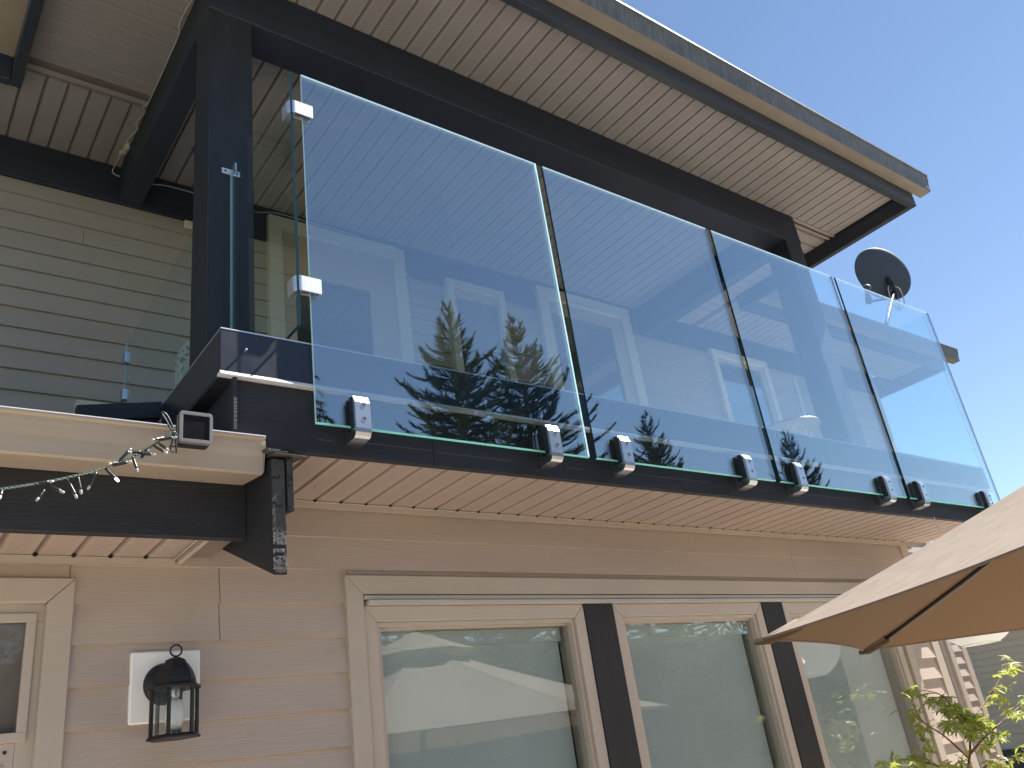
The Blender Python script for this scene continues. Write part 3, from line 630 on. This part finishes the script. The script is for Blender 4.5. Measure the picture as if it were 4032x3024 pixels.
# ------------------------------------------------------------------ wall lantern by the door
def make_lantern(cx, yw, cz, label):
    """cz = height of the plate centre"""
    t = thing('wall_lantern', label, 'wall lamp', (cx, yw, cz - .12), 'black wall lanterns on white blocks')
    X, Y = cx, yw
    mk('mounting_block', MB().box(X - .121, X + .121, Y - .026, Y - .002, cz - .122, cz + .122), M_WHITE, t, bevel=.008, seg=3)
    mk('backplate', MB().lathe([(0, -.056), (.034, -.054), (.056, -.045), (.068, -.035), (.072, -.0265), (0, -.0265)], (X - .006, Y, cz + .006), (0, 1, 0), 36), M_BLACK, t, smooth=True)
    yc = Y - .135; zb, zt = cz - .182, cz - .022
    r = .080
    def hexa(r, z, off=R_(30)): return [(X + r * math.sin(off + k * math.pi / 3), yc - r * math.cos(off + k * math.pi / 3), z) for k in range(6)]
    arm = MB().tube([(X, Y - .04, cz + .02), (X, Y - .085, cz + .036), (X, yc, cz + .03)], [.022, .018, .014], 12); mk('arm', arm, M_BLACK, t, smooth=True)
    hood = MB(); rings = [(.089, zt - .006), (.089, zt + .004), (.074, zt + .010), (.070, zt + .030), (.060, zt + .055), (.044, zt + .078), (.040, zt + .080), (.034, zt + .092), (.015, zt + .100)]
    vs = []; fs = []
    for (rr, z) in rings: vs += hexa(rr, z)
    for i in range(len(rings) - 1):
        for k in range(6): fs.append((i * 6 + k, i * 6 + (k + 1) % 6, (i + 1) * 6 + (k + 1) % 6, (i + 1) * 6 + k))
    fs += [tuple(range(5, -1, -1)), tuple(range(len(vs) - 6, len(vs)))]
    hd = mk('hood', hood.add(vs, fs), M_BLACK, t, bevel=.001)
    rc = (X, yc, zt + .124)
    mk('ring', MB().tube([(rc[0] + .0195 * math.cos(a), rc[1], rc[2] + .0195 * math.sin(a)) for a in [2 * math.pi * k / 28 for k in range(29)]], .0033, 8), M_BLACK, hd, smooth=True)
    base = MB(); vs = hexa(.090, zb - .006) + hexa(.090, zb) + hexa(.080, zb + .008)
    fs = [(i * 6 + k, i * 6 + (k + 1) % 6, (i + 1) * 6 + (k + 1) % 6, (i + 1) * 6 + k) for i in range(2) for k in range(6)] + [(5, 4, 3, 2, 1, 0), tuple(range(12, 18))]
    mk('base', base.add(vs, fs), M_BLACK, t, bevel=.001)
    hb, ht = hexa(r - .004, zb + .004), hexa(r - .004, zt - .004)
    for k in range(6): mk('bar', MB().tube([hb[k], ht[k]], .0068, 4), M_BLACK, t)
    gb, gt = hexa(r - .010, zb + .005), hexa(r - .010, zt - .005)
    for k in range(6):
        q = (k + 1) % 6; mk('glass', MB().add([gb[k], gb[q], gt[q], gt[k]], [(0, 1, 2, 3)]), M_LGLASS, t)
    for k in (0, 3): mk('finial', MB().tube([(ht[k][0], ht[k][1], zt + .004), (ht[k][0], ht[k][1], zt + .018)], .0045, 8), M_BLACK, t)
    bl = mk('bulb', MB().lathe([(.012, zt - .035), (.017, zt - .040), (.026, zt - .045), (.030, zt - .085), (.031, zt - .105), (.026, zt - .128), (.014, zt - .142), (0, zt - .146)], (X, yc, 0), (0, 0, 1), 20), M_BULB, t, smooth=True)
    mk('socket', MB().lathe([(0, zt - .004), (.017, zt - .004), (.017, zt - .028), (.012, zt - .036), (0, zt - .036)], (X, yc, 0), (0, 0, 1), 16), M_STEEL, bl)
    return t
lan = make_lantern(0.934, YL, 0.431, 'black six sided wall lantern on a white block beside the lower door')
copy_tree(lan, (1.69, YU, 4.09 - .12), 'black wall lantern on a white block half hidden behind the left balcony post')

# ------------------------------------------------------------------ solar panel and fairy lights
sp = thing('solar_panel', 'small square grey framed solar panel with black cell clipped to the beige gutter', 'solar panel', (0.806, 2.60, 1.08))
def rrect(x0, x1, z0, z1, r, n=5):
    out = []
    for (cx, cz, a0) in ((x1 - r, z1 - r, 0), (x0 + r, z1 - r, 90), (x0 + r, z0 + r, 180), (x1 - r, z0 + r, 270)):
        for k in range(n + 1): a = R_(a0 + 90 * k / n); out.append((cx + r * math.cos(a), cz + r * math.sin(a)))
    return out
def ringprism(o, i, d0, d1):
    n = len(o); vs = [(p[0], d, p[1]) for d in (d0, d1) for p in o] + [(p[0], d, p[1]) for d in (d0, d1) for p in i]
    fs = []
    for k in range(n):
        q = (k + 1) % n
        fs += [(k, q, n + q, n + k), (2 * n + k, 3 * n + k, 3 * n + q, 2 * n + q), (k, 2 * n + k, 2 * n + q, q), (n + k, n + q, 3 * n + q, 3 * n + k)]
    return MB().add(vs, fs)
sx0, sx1, sz0, sz1 = .757, .863, 1.086, 1.194
mk('frame', ringprism(rrect(sx0, sx1, sz0, sz1, .010), rrect(sx0 + .0115, sx1 - .0095, sz0 + .012, sz1 - .012, .0015), 2.592, 2.612), M_SOLARF, sp, bevel=.001)
mk('cell', MB().box(sx0 + .010, sx1 - .008, 2.5955, 2.600, sz0 + .010, sz1 - .010), M_CELL, sp)
mk('back_housing', MB().prism(rrect(sx0 + .002, sx1 - .002, sz0 - .003, sz1 - .003, .010), 2.6125, 2.640, 'y'), M_BLACK, sp)
rg = MB()
for k in range(8):
    z = sz0 + .030 + k * .0085
    rg.box(sx0 - .0032, sx0 + .001, 2.596, 2.612, z, z + .0042); rg.box(sx1 - .001, sx1 + .0032, 2.596, 2.612, z, z + .0042)
mk('side_ridges', rg, M_SOLARF, sp, bevel=.0006)
mk('bracket', MB().box(.80, .82, 2.6405, 2.684, 1.125, 1.150).box(.80, .82, 2.6845, 2.7, 1.150, 1.1745), M_BLACK, sp)

sl = thing('string_lights', 'green twisted fairy light string with tiny clear bulbs slung to the solar panel', 'string lights', (0.5, 2.5, 0.95))
def upx(x, y, yy):
    """photo detail coordinates of the string -> point on the plane Y = yy (relative to the eye)"""
    u, v = x * .42194, 1500 + .42194 * y
    c = Vector(((u - 2016) / 3333.14, (v - 1512) / 3333.14, 1.0)); r = right * c.x + down * c.y + fwd * c.z
    return r * (yy / r.y)
WP = [(-160, 1040, 2.42), (0, 1010, 2.44), (230, 975, 2.455), (440, 940, 2.475), (700, 885, 2.50), (880, 840, 2.515), (1050, 780, 2.53), (1180, 735, 2.54), (1330, 660, 2.555), (1460, 580, 2.565), (1560, 510, 2.575), (1625, 455, 2.585)]
WPT = [upx(*p) for p in WP]
def smooth_path(P, n):
    out = []
    for i in range(len(P) - 1):
        p0, p1, p2, p3 = P[max(i - 1, 0)], P[i], P[i + 1], P[min(i + 2, len(P) - 1)]
        for k in range(n):
            t = k / n; out.append(.5 * ((2 * p1) + (p2 - p0) * t + (2 * p0 - 5 * p1 + 4 * p2 - p3) * t * t + (3 * p1 - p0 - 3 * p2 + p3) * t ** 3))
    return out + [P[-1]]
path = smooth_path(WPT, 24)
for ph in (0, math.pi):
    pts = []
    for i, p in enumerate(path):
        a = ph + i * .62; pts.append(p + Vector((0, math.cos(a), math.sin(a))) * .0027)
    mk('wire', MB().tube(pts, .0018, 6), M_WIRE, sl, smooth=True)
BUL = [(1540, 525, 1430, 548), (1500, 550, 1630, 527), (1480, 580, 1555, 635), (1430, 600, 1545, 668), (1320, 660, 1215, 668), (1310, 680, 1430, 686), (1390, 640, 1305, 730), (1110, 750, 1210, 645),
       (1240, 715, 1280, 830), (1050, 790, 1205, 755), (1110, 760, 1028, 772), (980, 815, 1090, 920), (900, 850, 828, 992), (620, 900, 708, 1075), (725, 890, 755, 1033), (440, 970, 578, 1033), (420, 1010, 352, 1100), (320, 958, 475, 940), (20, 1010, 0, 1085)]
for i, (ax, ay, bx, by) in enumerate(BUL):
    ya = 2.44 + (ax / 1625) * .135
    A = upx(ax, ay, ya); B = upx(bx, by, ya - .02 + .03 * ((i * 7) % 5) / 5); d = (B - A).normalized(); L = (B - A).length
    s = A + d * max(0, L - .046) if L > .05 else A
    hb = MB().tube([s, s + d * .008, B - d * .012, B - d * .006], [.0030, .0042, .0046, .0050], 8)
    if L > .052: hb.tube([A, s], .0014, 5)
    h = mk('bulb_holder', hb, M_CABLE, sl, smooth=True)
    mk('bulb', MB().tube([B - d * .006, B + d * .002, B + d * .0065, B + d * .008], [.0038, .0039, .0032, .0013], 8), M_LEDON if i == 11 else M_LED, h, smooth=True)
for k, pts in enumerate(([(1620, 460), (1590, 380), (1550, 310), (1520, 292), (1512, 305), (1545, 360), (1590, 440), (1622, 465)], [(1622, 462), (1600, 400), (1565, 330), (1535, 296), (1525, 300), (1570, 380), (1605, 450)],
                         [(1620, 470), (1610, 560), (1590, 620), (1600, 655), (1625, 660)], [(1628, 470), (1640, 560), (1645, 640), (1645, 672)], [(1632, 470), (1655, 520), (1640, 600), (1605, 612), (1608, 560)])):
    mk('cable_bundle', MB().tube(smooth_path([upx(x, y, 2.582 + .003 * k) for x, y in pts], 6), .0032 if k < 4 else .002, 6), M_CABLE, sl, smooth=True)

# ------------------------------------------------------------------ white extension cord along the beams
ec = thing('extension_cord', 'thin white extension cord with a plug trailing along the dark roof beams', 'cord', (1.09, 5.3, 4.26))
def V3(l): return [Vector(p) for p in l]
mk('cable', MB().tube(smooth_path(V3([(1.09, 3.50, 4.334), (1.070, 3.86, 4.336), (1.088, 3.95, 4.325), (1.094, 4.10, 4.338), (1.092, 4.60, 4.335), (1.070, 4.66, 4.322), (1.094, 4.72, 4.33), (1.075, 4.84, 4.334), (1.085, 4.87, 4.32), (1.094, 4.90, 4.325), (1.066, 5.02, 4.325), (1.072, 5.08, 4.325)]), 8), .0042, 6), M_CORD, ec, smooth=True)
mk('plug', MB().tube(V3([(1.078, 5.06, 4.325), (1.080, 5.10, 4.320), (1.078, 5.17, 4.322)]), [.012, .024, .020], 8).tube(V3([(1.062, 5.16, 4.318), (1.060, 5.23, 4.318)]), [.018, .013], 8), M_CORD, ec, bevel=.002)
mk('cable', MB().tube(smooth_path(V3([(1.062, 5.23, 4.318), (1.060, 5.33, 4.335), (1.048, 5.362, 4.284), (1.081, 5.364, 4.261), (1.186, 5.364, 4.264), (1.315, 5.364, 4.267), (1.425, 5.364, 4.288), (1.629, 5.364, 4.290), (2.09, 5.362, 4.27), (2.25, 5.318, 4.276), (2.52, 5.318, 4.276), (2.89, 5.318, 4.272), (3.06, 5.318, 4.255), (3.36, 5.318, 4.25), (3.43, 5.35, 4.18), (3.46, 5.36, 4.06), (3.50, 5.36, 3.96), (3.53, 5.366, 3.86)]), 8), .0042, 6), M_CORD, ec, smooth=True)

# ------------------------------------------------------------------ satellite dish on the right roof
dt = thing('satellite_dish', 'dark grey satellite dish seen from behind on a mast above the right roof edge', 'satellite dish', (10.6, 4.95, 4.62))
DN = Vector((0.444, 0.895, 0.03)).normalized(); DC = Vector((11.48, 4.90, 5.864))
prof = [(r, -.045 * (1 - (r / .443) ** 2)) for r in (0.001, .08, .16, .24, .32, .40, .443)]
inner = [(r, h + .008) for r, h in prof][::-1]
mk('reflector', MB().lathe(prof + [(.450, .004), (.447, .012)] + inner, DC, DN, 48), M_DISH, dt, smooth=True)
side = DN.cross(Vector((0, 0, 1))).normalized(); upd = side.cross(DN)
bk = DC - DN * .045 - upd * .20
mk('mount', MB().tube([DC - DN * .05 - upd * .10, bk - DN * .05 - upd * .05, bk - DN * .05 - upd * .28], [.035, .045, .035], 4), M_BLACK, dt)
foot = Vector((10.72, 4.86, 4.62))
mk('mast', MB().tube([bk - DN * .05 - upd * .15, foot + Vector((.28, .02, .30)), foot], .026, 10), M_BLACK, dt, smooth=True)
mk('base_plate', MB().box(10.62, 10.82, 4.82, 5.02, 4.59, 4.635), M_DISH, dt)
lnb0 = bk - upd * .24; lnb1 = lnb0 + DN * .55 - upd * .02 + side * .0
lnb1 = lnb1
arm_end = lnb0 + Vector((-.62, .10, -.15)) * .9
mk('feed_arm', MB().tube([lnb0, arm_end], .022, 4), M_DISH, dt)
mk('feed_horn', MB().tube([arm_end + Vector((-.03, 0, -.02)), arm_end + Vector((.0, 0.0, .10)), arm_end + Vector((.03, 0, .16)), arm_end + Vector((.05, 0, .23)), arm_end + Vector((.06, 0, .26))], [.05, .035, .03, .055, .05], 12), M_DISH, dt, smooth=True)
for s_ in (-1, 1):
    mk('cable', MB().tube(smooth_path([bk - upd * .02, bk - DN * .06 + side * .09 * s_ - upd * .12, bk - DN * .06 + side * .10 * s_ - upd * .34, bk - DN * .03 - upd * .46, bk - DN * .05 + side * .03 * s_ - upd * .28, bk - upd * .05], 6), .008, 6), M_CORD, dt, smooth=True)

# ------------------------------------------------------------------ patio umbrella
um = thing('patio_umbrella', 'large beige octagonal patio umbrella open in front of the lower windows', 'umbrella', (3.768, 0.415, -H))
UC = Vector((3.768, 0.415, 0.277)); UA = Vector((3.768, 0.415, 1.037)); UR = 1.944; UPH = 1.517
cor = [UC + UR * Vector((math.cos(UPH + k * math.pi / 4), math.sin(UPH + k * math.pi / 4), 0)) for k in range(8)]
nv = 16; vs = []; fs = []
cm = MB()
for k in range(8):
    A, B = cor[k], cor[(k + 1) % 8]; b = len(vs)
    for i in range(nv + 1):
        t = i / nv
        for j in range(nv + 1):
            s = j / nv; e = A.lerp(B, s); p = UA.lerp(e, t)
            bow = 4 * s * (1 - s)
            p = p + (UC - e) * (Vector((1, 1, 0)) .length and 1) * 0.0
            inw = Vector((UC.x - e.x, UC.y - e.y, 0)).normalized()
            p = p + inw * (.055 * bow * t ** 4) + Vector((0, 0, -.030 * bow * t * (1 - t) * 2 - .028 * 4 * t * (1 - t)))
            vs.append(tuple(p))
    for i in range(nv):
        for j in range(nv):
            a = b + i * (nv + 1) + j; fs.append((a, a + 1, a + nv + 2, a + nv + 1))
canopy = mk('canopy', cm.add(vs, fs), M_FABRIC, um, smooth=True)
hm = MB()
for k in range(8):
    A, B = cor[k], cor[(k + 1) % 8]; pts = []
    for j in range(17):
        s = j / 16; e = A.lerp(B, s); inw = Vector((UC.x - e.x, UC.y - e.y, 0)).normalized(); pts.append(e + inw * .055 * 4 * s * (1 - s))
    hm.tube(pts, .0045, 5)
mk('hem', hm, mat('hem_binding', (0.20, 0.14, 0.11), 0.9), canopy, smooth=True)
vt = MB(); UV = UA + Vector((0, 0, .10)); vvs = [tuple(UV)] + [tuple(UA + (c - UC) * .26 + Vector((0, 0, -.11))) for c in cor]
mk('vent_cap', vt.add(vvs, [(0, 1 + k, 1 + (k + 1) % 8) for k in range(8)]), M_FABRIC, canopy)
for k in range(8):
    e = cor[k] + (UC - cor[k]) * .01
    def on(t): return UA.lerp(cor[k], t) + Vector((0, 0, -.028 * 4 * t * (1 - t) - .016))
    rb_ = mk('rib', MB().tube([on(t) for t in (.06, .3, .5, .7, .85, .985)], .0095, 6), M_RIB, um, smooth=True)
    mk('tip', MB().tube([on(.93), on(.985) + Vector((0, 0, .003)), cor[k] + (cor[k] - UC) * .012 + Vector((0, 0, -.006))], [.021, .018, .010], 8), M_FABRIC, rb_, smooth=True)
    mk('strut', MB().tube([on(.52), UA + Vector((0, 0, -.62)) + (cor[k] - UC) * .03], .008, 6), M_RIB, rb_)
mk('pole', MB().tube([(UA.x, UA.y, -H + .02), (UA.x, UA.y, UA.z + .02)], .024, 14), M_RIB, um, smooth=True)
mk('hub', MB().lathe([(.024, -.66), (.06, -.66), (.06, -.58), (.024, -.58)], UA, (0, 0, 1), 16), M_RIB, um)
mk('base', MB().lathe([(0, -H), (.32, -H), (.32, -H + .05), (.06, -H + .09), (.05, -H + .35), (0, -H + .35)], (UA.x, UA.y, 0), (0, 0, 1), 28), M_BLACK, um)

# ------------------------------------------------------------------ hanging paper lantern
pl = thing('paper_lantern', 'round white ribbed paper lantern hanging behind the edge of the beige umbrella', 'lantern', (5.77, 2.69, 0.25))
LC = Vector((5.77, 2.69, 0.54)); LR = .265
prof = [(LR * math.sin(a), -LR * .95 * math.cos(a)) for a in [R_(24 + i * (132 / 44)) for i in range(45)]]
prof = [(r * (1 + (.010 if i % 3 == 0 else -.002)), h) for i, (r, h) in enumerate(prof)]
mk('shade', MB().lathe(prof, LC, (0, 0, 1), 40), M_PAPER, pl, smooth=True)
rr = prof[0][0]
mk('rim', MB().tube([(LC.x + rr * math.cos(2 * math.pi * k / 32), LC.y + rr * math.sin(2 * math.pi * k / 32), LC.z + prof[0][1]) for k in range(33)], .004, 6), M_WHITE, pl)
mk('cord', MB().tube([LC + Vector((0, 0, .24)), (5.77, 2.71, 1.15)], .003, 5), M_CORD, pl)

# ------------------------------------------------------------------ things on the balcony
ch = thing('patio_chair', 'high backed patio chair in a grey and white patterned cover behind the left post', 'chair', (1.52, 4.25, 1.45))
bkp = MB().prism([(1.21, 1.85), (1.21, 2.25), (1.235, 2.33), (1.29, 2.365), (1.75, 2.365), (1.80, 2.33), (1.82, 2.25), (1.82, 1.85)], 4.16, 4.27, 'y')
mk('backrest', bkp, M_CUSHION, ch, bevel=.02, seg=2)
mk('seat', MB().box(1.23, 1.80, 4.28, 4.78, 1.82, 1.93), M_CUSHION, ch, bevel=.02, seg=2)
for x in (1.26, 1.77):
    for y in (4.20, 4.74): mk('leg', MB().tube([(x, y, 1.452), (x, y, 1.82)], .02, 8), M_BLACK, ch)
tb = thing('side_table', 'small round pale side table on the balcony near the right post', 'table', (5.93, 3.66, 1.45))
mk('table_top', MB().lathe([(0, 2.19), (.225, 2.19), (.235, 2.20), (.225, 2.212), (0, 2.212)], (5.93, 3.66, 0), (0, 0, 1), 36), M_TABLE, tb)
for k in range(3):
    a = R_(100 + 120 * k); mk('leg', MB().tube([(5.93 + .12 * math.cos(a), 3.66 + .12 * math.sin(a), 2.19), (5.93 + .2 * math.cos(a), 3.66 + .2 * math.sin(a), 1.452)], .013, 8), M_WHITE, tb)

# ------------------------------------------------------------------ neighbour's house on the right
nh = thing('neighbour_house', "neighbour's brown sided house wall beyond the corner on the right", 'house', (16.5, 4.0, -H))
nw = mk('wall', MB().box(13.52, 19.5, -2.0, 9.0, -H, 1.75), M_NEIGH, nh)
for k in range(26):
    za = -0.72 + k * .095; e = .0
    vs = [(13.52 - .022, -1.5, za), (13.52 - .022, 8.9, za), (13.52 - .001, 8.9, za + .099), (13.52 - .001, -1.5, za + .099), (13.524, -1.5, za + .001), (13.524, 8.9, za + .001), (13.524, 8.9, za + .099), (13.524, -1.5, za + .099)]
    mk('siding_board', MB().add(vs, [(0, 3, 2, 1), (4, 5, 6, 7), (0, 1, 5, 4), (3, 7, 6, 2), (0, 4, 7, 3), (1, 2, 6, 5)]), M_NEIGH, nw)
mk('foundation', MB().box(13.40, 13.515, -1.9, 8.9, -H, -0.725), M_SHINGLE, nh)
mk('roof', MB().add([(13.3, -2.3, 1.72), (19.8, -2.3, 1.72), (19.8, 9.3, 1.72), (13.3, 9.3, 1.72), (16.5, 1.0, 2.5), (16.5, 6.0, 2.5)], [(0, 1, 4), (1, 2, 5, 4), (2, 3, 5), (3, 0, 4, 5), (0, 3, 2, 1)]), M_SHINGLE, nh)

# ------------------------------------------------------------------ Japanese maple by the corner
mp = thing('japanese_maple', 'young japanese maple with yellow green leaves by the right corner of the house', 'tree', (5.85, 2.78, -H))
def dpt(x, y, yy):
    u, v = x * 4032 / 2212, y * 4032 / 2212
    c = Vector(((u - 2016) / 3333.14, (v - 1512) / 3333.14, 1.0)); r = right * c.x + down * c.y + fwd * c.z
    return r * (yy / r.y)
lob = []
for (a, L) in ((-115, .45), (-62, .80), (0, 1.0), (62, .80), (115, .45)): lob.append((a, L))
lv = [(0, 0, 0)]; outl = [(0, -.12)]
for i, (a, L) in enumerate(lob):
    ra = R_(a)
    for (da, l2) in ((-17, .52), (0, 1.0), (17, .52)):
        b = R_(a + da); outl.append((L * l2 * math.sin(b), L * l2 * math.cos(b)))
    if i < 4: m_ = R_((a + lob[i + 1][0]) / 2); outl.append((.20 * math.sin(m_), .20 * math.cos(m_)))
lv = [(0, .05, 0)] + [(x, y, -.28 * (x * x + (y - .1) ** 2)) for x, y in outl]
lf = [(0, i, i + 1) for i in range(1, len(lv) - 1)] + [(0, len(lv) - 1, 1)]
lme = bpy.data.meshes.new('leaf'); lme.from_pydata([(x * .052, y * .052, z * .052) for x, y, z in lv], [], lf); lme.materials.append(M_MAPLE); lme.update()
trunk0 = Vector((5.75, 2.82, -H))
STEM = [[dpt(2085, 1700, 2.80), dpt(2095, 1630, 2.80), dpt(2100, 1560, 2.80), dpt(2140, 1500, 2.78), dpt(2180, 1430, 2.76)],
        [dpt(2095, 1630, 2.80), dpt(2130, 1590, 2.72), dpt(2175, 1550, 2.66), dpt(2212, 1520, 2.62), dpt(2250, 1500, 2.6)],
        [dpt(2100, 1570, 2.80), dpt(2060, 1530, 2.84), dpt(2030, 1500, 2.86), dpt(1985, 1490, 2.88)],
        [dpt(2095, 1640, 2.80), dpt(2040, 1590, 2.84), dpt(1995, 1560, 2.88), dpt(1970, 1520, 2.90)],
        [dpt(2085, 1680, 2.80), dpt(2010, 1650, 2.88), dpt(1950, 1640, 2.95)],
        [dpt(2085, 1690, 2.80), dpt(2140, 1650, 2.74), dpt(2200, 1630, 2.7)]]
mk('trunk', MB().tube(smooth_path([trunk0, trunk0.lerp(STEM[0][0], .5) + Vector((.04, -.03, 0)), STEM[0][0]], 6), .02, 8), M_BARK, mp, smooth=True)
for st in STEM: mk('branch', MB().tube(smooth_path(st, 6), [max(.002, .008 - .0062 * i / (6 * (len(st) - 1))) for i in range(6 * (len(st) - 1) + 1)], 6), M_TWIG, mp, smooth=True)
CL = [(1978, 1492, 2.89, 8), (2000, 1505, 2.88, 12), (2035, 1520, 2.86, 16), (2060, 1535, 2.85, 20), (2085, 1550, 2.83, 26), (2105, 1575, 2.80, 26), (2125, 1560, 2.79, 20), (2070, 1570, 2.82, 18), (2140, 1520, 2.78, 6), (2160, 1478, 2.77, 6), (2172, 1455, 2.76, 6), (2182, 1432, 2.76, 9),
      (2195, 1540, 2.66, 12), (2210, 1515, 2.62, 8), (2130, 1605, 2.72, 14), (2160, 1585, 2.68, 8), (1975, 1535, 2.90, 5), (1990, 1575, 2.88, 6), (2010, 1610, 2.86, 8), (1945, 1640, 2.95, 10), (1985, 1645, 2.9, 12), (2020, 1650, 2.88, 10), (2060, 1655, 2.84, 12), (2195, 1630, 2.7, 9), (2150, 1650, 2.72, 8), (2090, 1620, 2.8, 6)]
rnd = random.Random(11); nl = 0
for (x, y, yy, n) in CL:
    for _ in range(n):
        if nl >= 298: break
        P = dpt(x + rnd.gauss(0, 13), y + rnd.gauss(0, 9), yy + rnd.gauss(0, .05))
        o = bpy.data.objects.new('leaf', lme); COL.objects.link(o); o.parent = mp
        w = Vector((P.x, P.y, P.z + H)); o.location = w - WO[mp.name]
        o.rotation_euler = (rnd.gauss(-.35, .35), rnd.gauss(0, .35), rnd.uniform(0, 6.28)); s = rnd.uniform(.9, 1.75); o.scale = (s, s, s); nl += 1

# ------------------------------------------------------------------ trees behind the camera, seen mirrored in the glass
def spruce_crown(seed, height, rad, droop=False):
    rd = random.Random(seed); mb = MB()
    def twig(p, d, L, r):
        q = p + d * L
        a = d.cross(Vector((.2, .3, .93))).normalized(); b = d.cross(a)
        m1 = p.lerp(q, .35)
        b0 = len(mb.v)
        for k in range(3):
            t = 2.094 * k; mb.v.append(tuple(p + (a * math.cos(t) + b * math.sin(t)) * r * .6))
        for k in range(3):
            t = 2.094 * k; mb.v.append(tuple(m1 + (a * math.cos(t) + b * math.sin(t)) * r))
        mb.v.append(tuple(q))
        for k in range(3):
            n_ = (k + 1) % 3; mb.f += [(b0 + k, b0 + n_, b0 + 3 + n_, b0 + 3 + k), (b0 + 3 + k, b0 + 3 + n_, b0 + 6)]; mb.m += [0, 0]
    twig(Vector((0, 0, height - 1.0)), Vector((.02, .015, 1)).normalized(), 1.0, .020)
    h = height - .22
    while h > .9:
        d_ = height - h; f = d_ / height
        Rb0 = min(rad, .16 + .46 * d_)
        nb = 3 if d_ < .7 else 5 if d_ < 1.6 else 8
        a0 = rd.uniform(0, 6.28)
        for k in range(nb):
            Rb = Rb0 * rd.uniform(.62, 1.12)
            az = a0 + 6.283 * k / nb + rd.gauss(0, .25)
            el0 = (R_(52 - 34 * min(1, d_ / 1.6) - 22 * min(1, max(0, d_ - 1.6) / 3)) if not droop else R_(20)) + rd.gauss(0, .09)
            p = Vector((0, 0, h + rd.uniform(-.05, .05))); n = max(3, int(Rb / .15)); step = Rb / n
            for i in range(n):
                t = (i + 1) / n; el = el0 + (.62 * t * t if not droop else -1.5 * t * t)
                d = Vector((math.cos(az) * math.cos(el), math.sin(az) * math.cos(el), math.sin(el)))
                twig(p, d, step * 1.35, .019 if i < n - 1 else .014); p = p + d * step
                sidev = Vector((-math.sin(az), math.cos(az), 0))
                for sg in (-1, 1):
                    for rep in range(1 if d_ < .6 else 4):
                        dd = (d * rd.uniform(.8, 1.2) + sidev * sg * rd.uniform(.35, .8) + Vector((0, 0, rd.uniform(-.05, .35) if not droop else rd.uniform(-.9, -.2)))).normalized()
                        twig(p - d * step * rd.random(), dd, min(.42, (.10 + .34 * (1 - t)) * rd.uniform(.7, 1.3) + .04) * min(1, .45 + d_ * .5), .0120)
        h -= rd.uniform(.24, .34) if d_ < 3 else rd.uniform(.26, .36)
    return mb
def crown_mesh(mb, m, nm='crown'):
    me = bpy.data.meshes.new(nm); me.from_pydata(mb.v, [], mb.f); me.materials.append(m); me.update(); return me
sm = [crown_mesh(spruce_crown(21, 11.0, 2.3), M_NEEDLE), crown_mesh(spruce_crown(22, 11.0, 2.4), M_NEEDLE), crown_mesh(spruce_crown(23, 10.0, 2.0, True), M_NEEDLE)]
tr_me = None
for (x, y, tip, mi, rz, lab) in ((9.59, -8.0, 9.59, 0, .3, 'tall spruce mirrored nearest the left edge of the wide first glass panel'),
                                 (11.45, -8.0, 9.66, 1, 1.9, 'tall spruce mirrored at the seam of the first and second glass panels'),
                                 (15.30, -8.0, 7.70, 1, 4.1, 'spruce mirrored low in the middle of the second glass panel'),
                                 (21.2, -8.0, 7.9, 0, 2.2, 'thin topped spruce mirrored low in the third glass panel'),
                                 (6.25, -8.0, 7.35, 2, 1.0, 'drooping hemlock mirrored at the bottom left corner of the first glass panel')):
    t = thing('conifer', lab, 'tree', (x, y, -H)); s = (tip + H) / (11.0 if mi < 2 else 10.0)
    o = bpy.data.objects.new('crown', sm[mi]); COL.objects.link(o); o.parent = t; o.scale = (s * (1.0 if mi < 2 else .9), s * 1.0, s); o.rotation_euler.z = rz
    if tr_me is None:
        tm = MB().tube([(0, 0, -.1), (0, 0, 4), (0, 0, 10.3)], [.17, .12, .02], 8); tr_me = crown_mesh(tm, M_BARK, 'trunk')
    k = bpy.data.objects.new('trunk', tr_me); COL.objects.link(k); k.parent = t; k.scale = (s, s, s * (.97 if mi < 2 else .88))
hg = thing('hedge', 'tall clipped green hedge along the garden edge mirrored in the lower windows', 'hedge', (12, -11.2, -H))
rdh = random.Random(77); hb_ = MB()
for _ in range(26000):
    x = rdh.uniform(-6, 32); z = rdh.uniform(-H, 3.3 + .35 * math.sin(x * .9) + .25 * math.sin(x * 2.3)); y = -11.4 + abs(rdh.gauss(0, .35))
    c = Vector((x, y, z)); u = Vector((rdh.gauss(0, 1), rdh.gauss(0, 1), rdh.gauss(0, 1))).normalized(); v = u.cross(Vector((rdh.gauss(0, 1), rdh.gauss(0, 1), rdh.gauss(0, 1)))).normalized(); s_ = rdh.uniform(.06, .14)
    hb_.add([c - u * s_, c - v * s_ * .6, c + u * s_, c + v * s_ * .6], [(0, 1, 2, 3)])
stuff(mk('foliage', hb_, M_LEAF, hg))
mk('solid_core', MB().box(-6, 32, -12.1, -11.4, -H, 2.9), M_LEAF, hg)  # solid box added to close bright gaps in the mirrored foliage
